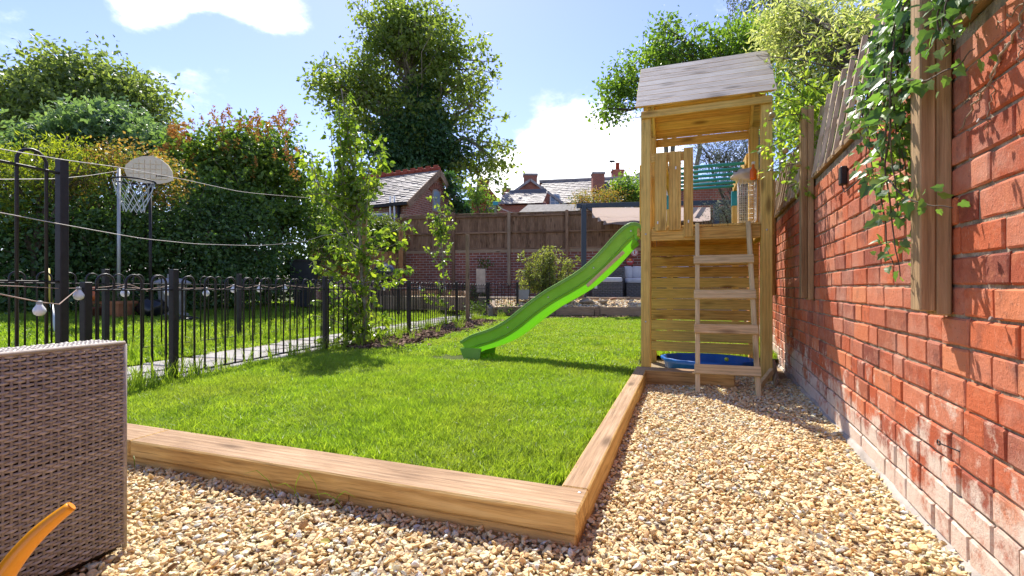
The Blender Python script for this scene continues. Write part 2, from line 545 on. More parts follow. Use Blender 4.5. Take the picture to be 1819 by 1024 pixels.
def foliage_tree(name, label, cat, base, blobs, n_clusters, per, leaf, spread, mat, bark, trunk_r=0.15, tmpl=LEAF2, group=None,
                 fork=None, shell=0.5, upright=0.6, twig_r=0.012, stray=0.08, axis_down=0.3, squash=0.7, trunk=True, crown_name="crown", extra=None, limb_n=None):
    """trunk and limbs as tapered tubes; leaves in clusters spread through the crown's lobes"""
    root = thing(name, base, label, cat, group)
    B = np.array([b[:6] for b in blobs], float)
    vol = np.array([b[3] * b[4] * b[5] for b in B]); pick = RNG.choice(len(B), n_clusters, p=vol / vol.sum())
    d = rand_dirs(n_clusters)
    r = RNG.random(n_clusters) ** shell
    st = RNG.random(n_clusters) < stray
    r = np.where(st, 1.0 + 0.14 * RNG.random(n_clusters), r)
    lump = 1 + 0.16 * np.sin(d[:, 0] * 5 + pick) * np.sin(d[:, 1] * 4 + 2 * pick) + 0.12 * np.sin(d[:, 2] * 6 + d[:, 0] * 3)
    C = B[pick, :3] + d * B[pick, 3:6] * (r * lump)[:, None]
    C[:, 2] = np.maximum(C[:, 2], base[2] + 0.08)
    cnt = RNG.integers(int(per * 0.55), int(per * 1.45) + 1, n_clusters)
    cnt = np.where(st, np.maximum(3, cnt // 3), cnt)
    idx = np.repeat(np.arange(n_clusters), cnt); n = len(idx)
    sc = spread * np.where(st, 0.55, 1.0) * RNG.uniform(0.7, 1.3, n_clusters)
    P = C[idx] + np.clip(RNG.normal(size=(n, 3)), -1.7, 1.7) * sc[idx][:, None] * np.array([1, 1, squash])
    P[:, 2] = np.maximum(P[:, 2], base[2] + 0.02)
    out = (P - B[pick[idx], :3]); out /= np.linalg.norm(out, axis=1)[:, None] + 1e-9
    ax = rand_dirs(n) + out * 0.5; ax[:, 2] -= axis_down
    nr = rand_dirs(n) + np.array([0, 0, upright]) + out * 0.25
    size = leaf * RNG.uniform(0.6, 1.25, n)
    tone = RNG.random(n_clusters)
    var = np.clip(0.55 * tone[idx] + 0.45 * RNG.random(n), 0, 1)
    leaf_object(crown_name, tmpl, P, ax, nr, size, var, mat, root)
    if trunk:
        mb = MB()
        base = np.array(tuple(base), float)
        ctr = B[:, :3].mean(axis=0)
        fk = np.array(fork, float) if fork is not None else base * 0.55 + ctr * 0.45
        if fork is None:
            fk[:2] = base[:2] * 0.8 + ctr[:2] * 0.2
        tp = curve_pts(base - np.array([0, 0, 0.1]), fk, 7, wob=trunk_r * 0.25)
        mb.tube(tp, np.linspace(trunk_r * 1.25, trunk_r * 0.8, 7), 9)
        ends = []
        for i, b in enumerate(B):
            e = b[:3] + np.array([0, 0, b[5] * 0.35])
            lp = curve_pts(fk, e, 7, wob=trunk_r * 0.4, up=0.05 * np.linalg.norm(e - fk))
            mb.tube(lp, np.linspace(trunk_r * 0.62, twig_r * 2, 7), 7)
            ends.append(lp)
        ks = np.arange(n_clusters) if limb_n is None else np.unique(np.concatenate([RNG.choice(n_clusters, min(limb_n, n_clusters), replace=False), np.nonzero(st)[0]]))
        for k in ks:
            lp = ends[pick[k]]
            s = lp[RNG.integers(2, 7)]
            mb.tube(curve_pts(s, C[k], 4, wob=0.06 * np.linalg.norm(C[k] - s)), np.linspace(twig_r * 1.6, twig_r * 0.5, 4), 4)
        mb.build("trunk", bark, root, smooth=True)
    return root

def scatter(name, pts, variants, rot=None, scl=None, idx=None, label=None, cat=None):
    """instances of the variant meshes on points (uncountable stuff only)"""
    n = len(pts)
    me = bpy.data.meshes.new(name)
    me.vertices.add(n); me.vertices.foreach_set("co", np.asarray(pts, np.float32).ravel())
    a = me.attributes.new("rot", 'FLOAT_VECTOR', 'POINT'); a.data.foreach_set("vector", np.asarray(rot, np.float32).ravel())
    a = me.attributes.new("scl", 'FLOAT_VECTOR', 'POINT'); a.data.foreach_set("vector", np.asarray(scl, np.float32).ravel())
    a = me.attributes.new("idx", 'INT', 'POINT'); a.data.foreach_set("value", np.asarray(idx, np.int32))
    o = link(name, me)
    o["kind"] = "stuff"
    if label:
        tag(o, label, cat)
    ng = bpy.data.node_groups.new(name + "_scatter", 'GeometryNodeTree')
    ng.interface.new_socket("Geometry", in_out='INPUT', socket_type='NodeSocketGeometry')
    ng.interface.new_socket("Geometry", in_out='OUTPUT', socket_type='NodeSocketGeometry')
    N, L = ng.nodes, ng.links
    gi, go = N.new('NodeGroupInput'), N.new('NodeGroupOutput')
    ip = N.new('GeometryNodeInstanceOnPoints'); ip.inputs['Pick Instance'].default_value = True
    g2i = N.new('GeometryNodeGeometryToInstance')
    for v in reversed(variants):
        oi = N.new('GeometryNodeObjectInfo'); oi.inputs['Object'].default_value = v
        L.new(oi.outputs['Geometry'], g2i.inputs[0])
    def na(nm, dt):
        x = N.new('GeometryNodeInputNamedAttribute'); x.data_type = dt; x.inputs['Name'].default_value = nm
        return x.outputs['Attribute']
    L.new(gi.outputs[0], ip.inputs['Points']); L.new(g2i.outputs[0], ip.inputs['Instance'])
    L.new(na("idx", 'INT'), ip.inputs['Instance Index'])
    L.new(na("rot", 'FLOAT_VECTOR'), ip.inputs['Rotation']); L.new(na("scl", 'FLOAT_VECTOR'), ip.inputs['Scale'])
    L.new(ip.outputs[0], go.inputs[0])
    md = o.modifiers.new("scatter", 'NODES'); md.node_group = ng
    return o

def in_poly(P, poly):
    x, y = P[:, 0], P[:, 1]
    inside = np.zeros(len(P), bool)
    n = len(poly)
    for i in range(n):
        x1, y1 = poly[i][:2]; x2, y2 = poly[(i + 1) % n][:2]
        c = ((y1 > y) != (y2 > y)) & (x < (x2 - x1) * (y - y1) / (y2 - y1 + 1e-12) + x1)
        inside ^= c
    return inside

def jitter_grid(poly, step, jit=0.5):
    xs = [p[0] for p in poly]; ys = [p[1] for p in poly]
    X, Y = np.meshgrid(np.arange(min(xs), max(xs), step), np.arange(min(ys), max(ys), step))
    P = np.stack([X.ravel(), Y.ravel()], 1); P += RNG.uniform(-jit, jit, P.shape) * step
    return P[in_poly(P, poly)]

# ------------------------------------------------------------------ shared materials
BARK = plain("bark", (0.13, 0.10, 0.075), 0.9, 0.1, 0.4, 9, bumpy=0.5, bscale=30)
BARK_LIGHT = plain("bark_grey", (0.26, 0.22, 0.17), 0.85, 0.15, 0.35, 9, bumpy=0.4, bscale=30)
W_TOWER = wood("treated_pine", (0.48, 0.245, 0.052), (0.78, 0.450, 0.105), (0.87, 0.575, 0.17))
W_LADDER = wood("ladder_pine", (0.50, 0.29, 0.115), (0.74, 0.48, 0.22), (0.84, 0.62, 0.33))
W_ROOF = wood("bleached_pine", (0.47, 0.385, 0.31), (0.66, 0.56, 0.46), (0.76, 0.66, 0.56), 0.75, True, 1.0, 0.15, 0.2)
W_SLEEPER = wood("sleeper_softwood", (0.42, 0.215, 0.060), (0.70, 0.435, 0.145), (0.80, 0.56, 0.23), 0.7, True, 0.8, 0.12)
W_SLEEPTOP = wood("sleeper_top_worn_sun_dimmed", (0.29, 0.170, 0.085), (0.45, 0.285, 0.155), (0.54, 0.37, 0.225), 0.8, True, 0.8, 0.12, 0.6)  # worn tops, colour also darkened against the sides to offset direct sun
W_TRELLIS = wood("weathered_lath", (0.30, 0.20, 0.125), (0.52, 0.37, 0.25), (0.66, 0.52, 0.38), 0.8, False, 1.0, 0.3)
W_POST = wood("trellis_post_wood", (0.22, 0.125, 0.055), (0.38, 0.235, 0.11), (0.52, 0.35, 0.19), 0.8, False, 1.0, 0.25)
W_FENCE = wood("brown_stained_board", (0.105, 0.048, 0.024), (0.245, 0.128, 0.066), (0.42, 0.25, 0.145), 0.85, True, 1.0, 0.25, 0.5)
W_OLD = wood("old_raised_bed_board", (0.18, 0.11, 0.062), (0.34, 0.22, 0.13), (0.48, 0.34, 0.22), 0.85, True, 1.0, 0.25)
IRON = plain("black_painted_iron", (0.024, 0.019, 0.018), 0.5, 0.35, 0.3, 20)
CONCRETE = plain("pale_concrete", (0.50, 0.47, 0.43), 0.9, 0.15, 0.2, 6, bumpy=0.4, bscale=60)
SLATE_GREY = plain("grey_slate", (0.36, 0.33, 0.31), 0.7, 0.3, 0.25, 3)

def soil_mat(name, c1, c2, sc=8):
    m, nt, b = base_mat(name, 0.95, 0.1)
    v = coords(nt, 'World', (1, 1, 1), False)
    n = noise(nt, v, sc, 8, 0.65)
    nt.links.new(ramp(nt, n, [(0.32, c1), (0.68, c2)]), b.inputs['Base Color'])
    bump(nt, b, noise(nt, v, sc * 6, 5), 0.6, 0.02)
    return m

MORTAR = soil_mat("lime_mortar", (0.14, 0.10, 0.068), (0.52, 0.41, 0.29), 16)
SOIL = soil_mat("soil", (0.045, 0.028, 0.018), (0.11, 0.075, 0.045))
TURF = soil_mat("turf_ground", (0.045, 0.060, 0.018), (0.10, 0.125, 0.030), 5)
FIELD = soil_mat("rough_grass_ground", (0.05, 0.06, 0.025), (0.10, 0.11, 0.04), 1.5)
BARE = soil_mat("gravel_fines", (0.26, 0.19, 0.11), (0.50, 0.38, 0.24), 40)

# ------------------------------------------------------------------ ground
def fx(y):            # near railing line
    return -3.503 - 0.13 * y
def bx(y):            # far railing line, other side of the path
    return -5.49 - 0.092 * y
def wx(y):            # face of the brick wall
    return 0.70 + 0.04 * y
def zleft(x, y):      # the left-hand lawn climbs gently to its hedge
    return 0.07 + 0.07 * min(4.2, max(0.0, -x - 5.9))

g = sheet("ground", [(-400, -300), (400, -300), (400, 500), (-400, 500)], -0.06, FIELD)
GRAVEL_POLY = [(-2.6, 0.15), (wx(0.15), 0.15), (wx(4.9), 4.9), (-0.32, 4.9), (-0.32, 1.5), (-2.6, 1.5)]
sheet("gravel_bed", [(-4.2, -2.0), (wx(-2.0) + 0.1, -2.0), (wx(6.0) + 0.1, 6.0), (-0.5, 6.0), (-0.5, 1.6), (-4.2, 1.6)], -0.012, BARE)
BACK_L, BACK_R = at(880, 12.5), at(1330, 12.5)
LAWN_POLY = [(fx(1.6) + 0.02, 1.6), (-0.4, 1.6), (-0.4, 4.5), (-0.5, 5.75), (1.0, 5.75), (BACK_R.x, BACK_R.y), (BACK_L.x, BACK_L.y), (fx(12) + 0.02, 12.0)]
def grid_ground(name, x0, x1, y0, y1, step, zf, mat, inside=None):
    xs = np.arange(x0, x1 + 1e-6, step); ys = np.arange(y0, y1 + 1e-6, step)
    P = np.array([[(x, y, zf(x, y)) for y in ys] for x in xs])
    mb = MB(); a, b = P.shape[:2]
    V = P.reshape(-1, 3)
    F = [[i * b + j, (i + 1) * b + j, (i + 1) * b + j + 1, i * b + j + 1] for i in range(a - 1) for j in range(b - 1)]
    if inside is not None:
        cen = np.array([V[f].mean(axis=0)[:2] for f in F]); k = in_poly(cen, inside)
        F = [f for f, q in zip(F, k) if q]
    mb.add(V, F)
    o = mb.build(name, mat, smooth=True, origin=(0, 0, 0), kind="structure")
    return o
def lawn_z(x, y):
    return 0.066 + 0.010 * math.sin(x * 2.1 + y * 0.7) * math.sin(y * 1.3 + 0.4) + (0.02 * max(0, y - 5) / 7)
sheet("lawn", LAWN_POLY, 0.062, TURF)
LEFT_POLY = [(bx(0) + 0.75, -1.0), (bx(14) + 0.6, 14.0), (-13.5, 12.5), (-13.5, -1.0)]
grid_ground("side_lawn", -14, -4.5, -1.5, 15, 0.5, lambda x, y: zleft(x, y) - 0.004, TURF, [(bx(-1) + 0.6, -1.2), (bx(14.5) + 0.6, 14.5), (-14.2, 14.5), (-14.2, -1.2)])

# crazy-paved path between the two railings
path = sheet("path", [(fx(-1) - 0.04, -1), (fx(14) - 0.04, 14), (bx(14) + 0.45, 14), (bx(-1) + 0.45, -1)], 0.066, plain("path_bed", (0.33, 0.29, 0.25), 0.95, 0.1, 0.35, 20, which='World', bumpy=0.4))
WM[path] = Matrix()
SLAB = plain("path_slab", (0.36, 0.335, 0.31), 0.85, 0.2, 0.22, 5, bumpy=0.35)
for i in range(44):
    y = 0.6 + i // 2 * 0.56
    for side in (i % 2,):
        x0 = fx(y) - 0.10 - side * 0.52
        w = 0.47 + random.uniform(-0.06, 0.04); d = 0.49 + random.uniform(-0.07, 0.04)
        V, F, _ = cbox(w, d, 0.05, 0.008)
        V = np.array(V); V[:, :2] += np.sin(V[:, :2] * 31 + i) * 0.018
        me = np_mesh("paving_slab", V, F, np.zeros(len(V)), mats=[SLAB])
        link("paving_slab", me, Matrix.Translation((x0 - w / 2, y + random.uniform(-0.05, 0.05), 0.048 + random.uniform(0, 0.006))) @ Matrix.Rotation(random.uniform(-0.12, 0.12), 4, 'Z'), path)

# ------------------------------------------------------------------ gravel
def stone_mat():
    m, nt, b = base_mat("flint_pebble", 0.6, 0.3)
    r = orand(nt)
    col = ramp(nt, r, [(0.0, (0.554, 0.356, 0.153)), (0.12, (0.831, 0.600, 0.300)), (0.3, (0.900, 0.772, 0.448)), (0.48, (0.804, 0.515, 0.217)), (0.6, (0.900, 0.887, 0.588)),
                       (0.74, (0.610, 0.443, 0.268)), (0.84, (0.900, 0.658, 0.358)), (0.92, (0.457, 0.443, 0.371)), (1.0, (0.900, 0.900, 0.831))])
    v = coords(nt, 'Object', (1, 1, 1))
    col = mixc(nt, maprange(nt, noise(nt, v, 1.3, 5), 0.4, 0.7, 0, 0.45), col, (0.80, 0.66, 0.42), 'MULTIPLY')
    nt.links.new(col, b.inputs['Base Color'])
    bump(nt, b, noise(nt, v, 3.0, 4), 0.3, 0.08)
    return m

def ico():
    t = (1 + 5 ** 0.5) / 2
    V = [(-1, t, 0), (1, t, 0), (-1, -t, 0), (1, -t, 0), (0, -1, t), (0, 1, t), (0, -1, -t), (0, 1, -t), (t, 0, -1), (t, 0, 1), (-t, 0, -1), (-t, 0, 1)]
    F = [(0, 11, 5), (0, 5, 1), (0, 1, 7), (0, 7, 10), (0, 10, 11), (1, 5, 9), (5, 11, 4), (11, 10, 2), (10, 7, 6), (7, 1, 8), (3, 9, 4), (3, 4, 2), (3, 2, 6), (3, 6, 8), (3, 8, 9), (4, 9, 5), (2, 4, 11), (6, 2, 10), (8, 6, 7), (9, 8, 1)]
    V = [np.array(v) / np.linalg.norm(v) for v in V]
    mid, F2 = {}, []
    def m(a, b):
        k = (min(a, b), max(a, b))
        if k not in mid:
            p = V[a] + V[b]; V.append(p / np.linalg.norm(p)); mid[k] = len(V) - 1
        return mid[k]
    for a, b, c in F:
        x, y, z = m(a, b), m(b, c), m(c, a)
        F2 += [(a, x, z), (b, y, x), (c, z, y), (x, y, z)]
    return np.array(V), np.array(F2)
ICO = ico()

def rock_mesh(name, mat, planes=7, smooth=False, seed=0, flat=0.52):
    r = np.random.default_rng(seed)
    V = ICO[0].copy() * (1 + 0.10 * r.normal(size=(len(ICO[0]), 1)))
    for _ in range(planes):                       # chop with planes: flinty facets
        n = r.normal(size=3); n /= np.linalg.norm(n); h = r.uniform(0.42, 0.85)
        d = V @ n
        V = V - np.maximum(d - h, 0)[:, None] * n
    V *= np.array([1.0, r.uniform(0.62, 0.92), flat * r.uniform(0.7, 1.1)])
    return np_mesh(name, V, ICO[1], np.zeros(len(V)), smooth=smooth, mats=[mat])

STONE = stone_mat()
stones = [bpy.data.objects.new("pebble_variant", rock_mesh("pebble", STONE, 8 + i % 5, i % 3 == 0, i + 3)) for i in range(16)]
P = jitter_grid(GRAVEL_POLY, 0.0138, 0.6)
n = len(P)
size = RNG.gamma(4.5, 0.00155, n) + 0.0040
lump = 0.010 * np.sin(P[:, 0] * 7 + P[:, 1] * 3) * np.sin(P[:, 1] * 6.3) + 0.004
edge = (P[:, 0] < -0.22) & (P[:, 1] > 1.4)
z = lump + RNG.uniform(-0.006, 0.014, n) - 0.010
P3 = np.column_stack([P, z])
rot = np.column_stack([RNG.normal(0, 0.45, n), RNG.normal(0, 0.45, n), RNG.uniform(0, 6.28, n)])
scatter("gravel", P3, stones, rot, np.repeat(size[:, None], 3, 1) * RNG.uniform(0.85, 1.2, (n, 3)), RNG.integers(0, len(stones), n))

# ------------------------------------------------------------------ grass
GRASS = None
def grass_mat():
    m, nt, b = base_mat("lawn_blade", 0.45, 0.3)
    a = math_(nt, 'ADD', math_(nt, 'MULTIPLY', attr(nt), 0.6), math_(nt, 'MULTIPLY', orand(nt), 0.4))
    col = ramp(nt, a, [(0.0, (0.105, 0.170, 0.020)), (0.4, (0.200, 0.300, 0.030)), (0.75, (0.30, 0.41, 0.048)), (0.97, (0.40, 0.46, 0.08)), (1.0, (0.38, 0.33, 0.14))])
    v = coords(nt, 'World', (1, 1, 1), False)
    col = mixc(nt, maprange(nt, noise(nt, v, 1.4, 5), 0.45, 0.70, 0.0, 0.6), col, (0.31, 0.34, 0.07))
    col = mixc(nt, maprange(nt, noise(nt, v, 3.1, 4), 0.55, 0.72, 0.0, 0.55), col, (0.11, 0.18, 0.03))
    nt.links.new(col, b.inputs['Base Color'])
    tr = nt.nodes.new("ShaderNodeBsdfTranslucent")
    nt.links.new(mixc(nt, 1.0, col, (1.9, 2.0, 0.8), 'MULTIPLY'), tr.inputs['Color'])
    mx = nt.nodes.new("ShaderNodeMixShader"); mx.inputs[0].default_value = 0.45
    nt.links.new(b.outputs[0], mx.inputs[1]); nt.links.new(tr.outputs[0], mx.inputs[2])
    nt.links.new(mx.outputs[0], nt.nodes["Material Output"].inputs[0])
    return m
GRASS = grass_mat()

def tuft(seed, nb, rad, h0, h1, wid, lean):
    r = np.random.default_rng(seed)
    V, F, var = [], [], []
    for i in range(nb):
        a = r.uniform(0, 6.28); q = rad * math.sqrt(r.random())
        p = np.array([q * math.cos(a), q * math.sin(a), 0.0])
        h = r.uniform(h0, h1); w = wid * r.uniform(0.7, 1.3)
        b = r.uniform(0, 6.28); sd = np.array([math.cos(b), math.sin(b), 0]); ln = r.uniform(0, 6.28)
        lv = np.array([math.cos(ln), math.sin(ln), 0]) * h * r.uniform(0.05, lean)
        k = len(V)
        V += [p - sd * w / 2, p + sd * w / 2, p + lv * 0.35 + (0, 0, h * 0.6) + sd * w * 0.4, p + lv * 0.35 + (0, 0, h * 0.6) - sd * w * 0.4, p + lv + (0, 0, h * (1 - 0.25 * r.random()))]
        F += [[k, k + 1, k + 2, k + 3], [k + 3, k + 2, k + 4]]
        var += [r.random()] * 5
    return bpy.data.objects.new("grass_tuft", np_mesh("grass_tuft", V, F, var, mats=[GRASS]))

fine = [tuft(i, 110, 0.060, 0.030, 0.072, 0.0042, 0.75) for i in range(6)]
mid_ = [tuft(20 + i, 85, 0.085, 0.018, 0.045, 0.0060, 0.9) for i in range(5)]
long_ = [tuft(40 + i, 26, 0.045, 0.10, 0.30, 0.0055, 0.55) for i in range(5)]

def lay_grass(name, poly, step, vs, s0, s1, zf, keep=None):
    P = jitter_grid(poly, step, 0.7)
    if keep is not None:
        P = P[keep(P)]
    n = len(P)
    z = np.array([zf(x, y) for x, y in P])
    s = RNG.uniform(s0, s1, n)
    patch = 0.5 + 0.5 * np.sin(P[:, 0] * 3.7 + 1.3 * np.sin(P[:, 1] * 2.9)) * np.sin(P[:, 1] * 3.3 + np.sin(P[:, 0] * 2.3))
    scl = np.column_stack([s, s, s * (0.72 + 0.5 * patch)])
    rot = np.column_stack([RNG.normal(0, 0.08, n), RNG.normal(0, 0.08, n), RNG.uniform(0, 6.28, n)])
    return scatter(name, np.column_stack([P, z]), vs, rot, scl, RNG.integers(0, len(vs), n))

def mulch_d(P):       # distance to the bark-mulched strip along the railing
    y = np.clip(P[:, 1], 5.2, 9.9)
    return np.hypot((P[:, 0] - (fx(0) - 0.13 * y + 0.42)) / 0.42, (P[:, 1] - y) / 0.4)
near_poly = [(fx(1.6) + 0.06, 1.70), (-0.46, 1.70), (-0.46, 4.35), (fx(4.35) + 0.06, 4.35)]
far_poly = [(fx(4.35) + 0.06, 4.3), (-0.46, 4.3), (-0.52, 5.7), (0.9, 5.8), (BACK_R.x, BACK_R.y), (BACK_L.x + 0.1, BACK_L.y), (fx(11.6) + 0.06, 11.6)]
def worn(P):       # feet have thinned the turf where the slide ends
    return (np.hypot((P[:, 0] + 2.35) / 0.42, (P[:, 1] - 4.62) / 0.34) > 0.55 + 0.6 * RNG.random(len(P)))
lay_grass("grass", near_poly, 0.052, fine, 0.8, 1.2, lambda x, y: 0.06, keep=worn)
lay_grass("short_grass", far_poly, 0.082, mid_, 0.9, 1.5, lambda x, y: 0.06, keep=lambda P: worn(P) & ((mulch_d(P) > 0.95 + 0.4 * RNG.random(len(P))) | (RNG.random(len(P)) < 0.05)))
lay_grass("side_grass", LEFT_POLY, 0.15, mid_, 1.4, 2.3, lambda x, y: zleft(x, y) - 0.01, keep=lambda P: P[:, 0] > -11.8)
# rank grass along the railings
def line_pts(n, y0, y1, xf, j):
    y = RNG.uniform(y0, y1, n)
    return np.column_stack([np.array([xf(v) for v in y]) + RNG.normal(0, j, n), y])
E1 = np.concatenate([line_pts(120, 2.2, 11, lambda y: fx(y) + 0.06, 0.05), line_pts(330, 1.5, 12, lambda y: bx(y) + 0.32, 0.14), line_pts(22, 4.8, 11.5, lambda y: fx(y) + 0.5, 0.3), line_pts(26, 1.9, 2.9, lambda y: fx(y) + 0.15, 0.08)])
n = len(E1)
scatter("long_grass", np.column_stack([E1, np.full(n, 0.05)]), long_, np.column_stack([RNG.normal(0, 0.15, n), RNG.normal(0, 0.15, n), RNG.uniform(0, 6.28, n)]), np.repeat(RNG.uniform(0.5, 1.15, n)[:, None], 3, 1), RNG.integers(0, 5, n))
# fallen leaves on the lawn and gravel
LITTER = leaf_mat("fallen_leaf", [(0.16, 0.08, 0.03), (0.30, 0.17, 0.06), (0.34, 0.30, 0.08), (0.16, 0.20, 0.04)], 0.2, 0.7)
litter = []
for i in range(4):
    V_, F_, _v = leaves_mesh("fallen_leaf", LEAF4, np.zeros((1, 3)), np.array([[1.0, 0, 0]]), np.array([[0, 0, 1.0]]), np.array([1.0]), np.array([i / 3.0]))
    litter.append(bpy.data.objects.new("fallen_leaf", np_mesh("fallen_leaf", V_, F_, _v, mats=[LITTER])))
Pl = np.concatenate([np.column_stack([RNG.uniform(-0.25, 0.72, 46), RNG.uniform(1.4, 4.6, 46), np.full(46, 0.022)]), np.column_stack([RNG.uniform(-1.6, 0.6, 14), RNG.uniform(0.6, 1.4, 14), np.full(14, 0.022)]), np.column_stack([RNG.uniform(-3.4, -0.6, 40), RNG.uniform(1.9, 7.0, 40), np.full(40, 0.10)])])
nl = len(Pl)
scatter("leaf_litter", Pl, litter, np.column_stack([RNG.normal(0, 0.35, nl), RNG.normal(0, 0.35, nl), RNG.uniform(0, 6.28, nl)]), np.repeat(RNG.uniform(0.018, 0.038, nl)[:, None], 3, 1), RNG.integers(0, 4, nl))
# a few seedling blades at the foot of the front sleeper
mb = MB()
for i, (x, h, l) in enumerate([(-1.52, 0.10, -0.09), (-1.43, 0.12, 0.07), (-1.40, 0.07, -0.06), (-1.30, 0.13, -0.05), (-1.24, 0.08, 0.09), (-1.20, 0.06, -0.07), (-2.35, 0.07, 0.04)]):
    pts = [(x, 1.455, 0.0), (x + l * 0.3, 1.445, h * 0.6), (x + l * 0.8, 1.43, h), (x + l * 1.4, 1.42, h * 0.85)]
    mb.tube(pts, [0.0016, 0.0018, 0.0014, 0.0004], 4, var=random.random())
mb.build("seedling_grass", GRASS, kind="stuff")

# ------------------------------------------------------------------ sleepers round the lawn
t = thing("sleeper_edging", (-0.32, 1.47, 0), "orange-brown timber sleeper edging in an L around the lawn", "edging")
def sleeper(a, b, w, h, z0, side, bev=0.006):
    return timber("sleeper", (a[0], a[1], z0 + h / 2), (b[0], b[1], z0 + h / 2), w, h, side, W_SLEEPER, t, bev, W_SLEEPTOP)
sleeper((-3.65, 1.57), (-2.42, 1.57), 0.19, 0.074, 0.041, (0, 1, 0))
sleeper((-2.417, 1.57), (-0.32, 1.57), 0.19, 0.074, 0.041, (0, 1, 0))
sleeper((-3.65, 1.578), (-1.205, 1.578), 0.178, 0.099, -0.062, (0, 1, 0))
sleeper((-1.201, 1.578), (-0.328, 1.578), 0.178, 0.099, -0.062, (0, 1, 0))
sleeper((-0.371, 1.668), (-0.371, 4.25), 0.098, 0.175, -0.06, (-1, 0, 0))
sleeper((-0.42, 4.36), (0.37, 4.36), 0.19, 0.165, -0.052, (0, 1, 0))
s2 = MB(); s2.lathe([(0.006, 0), (0.006, 0.002), (0.003, 0.003)], (-0.345, 1.63, 0.1145), 10)
s2.build("screw_head", plain("zinc", (0.5, 0.5, 0.5), 0.35, 0.5, 0.1, 5, 0.8), t)

# ------------------------------------------------------------------ brick wall on the right
def brick_mat():
    m, nt, b = base_mat("old_red_brick", 0.82, 0.2)
    r = nt.nodes.new("ShaderNodeMath"); r.operation = 'FRACT'
    nt.links.new(math_(nt, 'ADD', attr(nt), orand(nt)), r.inputs[0])
    col = ramp(nt, r.outputs[0], [(0.0, (0.43, 0.095, 0.040)), (0.14, (0.60, 0.155, 0.062)), (0.28, (0.50, 0.110, 0.043)), (0.40, (0.24, 0.062, 0.040)), (0.50, (0.66, 0.23, 0.105)), (0.62, (0.54, 0.14, 0.058)), (0.74, (0.34, 0.115, 0.075)), (0.86, (0.62, 0.21, 0.11)), (1.0, (0.40, 0.105, 0.055))])
    v = coords(nt, 'World', (1, 1, 1), False)
    col = mixc(nt, maprange(nt, noise(nt, v, 24, 6, 0.65), 0.52, 0.70, 0.0, 0.45), col, (0.66, 0.235, 0.11))
    col = mixc(nt, maprange(nt, noise(nt, v, 9, 5, 0.6), 0.55, 0.74, 0.0, 0.65), col, (0.13, 0.05, 0.04))
    col = mixc(nt, maprange(nt, noise(nt, v, 120, 4, 0.6), 0.60, 0.70, 0.0, 0.6), col, (0.14, 0.045, 0.03))
    col = mixc(nt, maprange(nt, noise(nt, coords(nt, 'World', (1.3, 1.3, 0.6), False), 75, 5, 0.7), 0.60, 0.70, 0.0, 0.5), col, (0.66, 0.42, 0.30))
    # lime bloom: thick near the ground, thin and patchy above
    zz = nt.nodes.new("ShaderNodeSeparateXYZ"); nt.links.new(nt.nodes.new("ShaderNodeNewGeometry").outputs['Position'], zz.inputs[0])
    pn = noise(nt, v, 6.0, 9, 0.72)
    lo = math_(nt, 'ADD', pn, math_(nt, 'MULTIPLY', math_(nt, 'SUBTRACT', 0.30, zz.outputs[2]), 0.62))
    col = mixc(nt, maprange(nt, lo, 0.50, 0.62, 0.0, 0.9), col, (0.74, 0.63, 0.51))
    hi = noise(nt, coords(nt, 'World', (1, 1, 1.6), False), 2.3, 9, 0.75)
    col = mixc(nt, maprange(nt, hi, 0.48, 0.68, 0.0, 0.55), col, (0.58, 0.33, 0.235))
    nt.links.new(col, b.inputs['Base Color'])
    bump(nt, b, math_(nt, 'ADD', noise(nt, v, 95, 6, 0.75), math_(nt, 'MULTIPLY', noise(nt, v, 18, 3), 1.2)), 0.6, 0.009)
    return m
BRICK = brick_mat()
WALL_TOP = 1.60
wall = thing("brick_wall", (0.82, 3.0, 0), "weathered red brick garden wall with pale lime mortar along the gravel", "wall")
We = Vector((0.04, 1, 0)).normalized(); Wn = Vector((-We.y, We.x, 0))      # along, outwards (towards the garden)
def wp(s, off, z):
    """point on the wall: s metres along, off metres proud of the brick face"""
    return Vector((0.70, 0, 0)) + We * s + Wn * off + Vector((0, 0, z))
wall_M = Matrix(((We.x, -Wn.x, 0, 0), (We.y, -Wn.y, 0, 0), (0, 0, 1, 0), (0, 0, 0, 1)))
def wall_box(mb, s0, s1, o0, o1, z0, z1, bev=0.004, var=0.0):
    c = wp((s0 + s1) / 2, (o0 + o1) / 2, (z0 + z1) / 2)
    V, F, _ = cbox(s1 - s0, abs(o1 - o0), z1 - z0, bev)
    return mb.add(V, F, Matrix.Translation(c) @ wall_M, var)
mb = MB(); wall_box(mb, -2.0, 10.5, -0.21, -0.0070, -0.1, WALL_TOP - 0.01, 0.002)
mb.build("mortar_bed", MORTAR, wall)
mb = MB()
ss = np.arange(-1.9, 8.0, 0.22)
P = np.zeros((len(ss), 4, 3))
for i, s in enumerate(ss):
    o = 0.012 + 0.006 * math.sin(s * 9) + random.uniform(-0.004, 0.004); h = 0.022 + 0.016 * math.sin(s * 5.3) + random.uniform(-0.006, 0.006)
    for j, (a, z) in enumerate(((o + 0.01, -0.06), (o, h * 0.6), (o - 0.012, h), (-0.004, h + 0.008))):
        P[i, j] = wp(s, a, z)
mb.grid(P)
mb.build("mortar_fillet", plain("smeared_mortar", (0.42, 0.37, 0.32), 0.95, 0.1, 0.25, 8, bumpy=0.8, bscale=40, which='World'), wall, smooth=True)
COURSE, JOINT = 0.0905, 0.0085
variants = {}
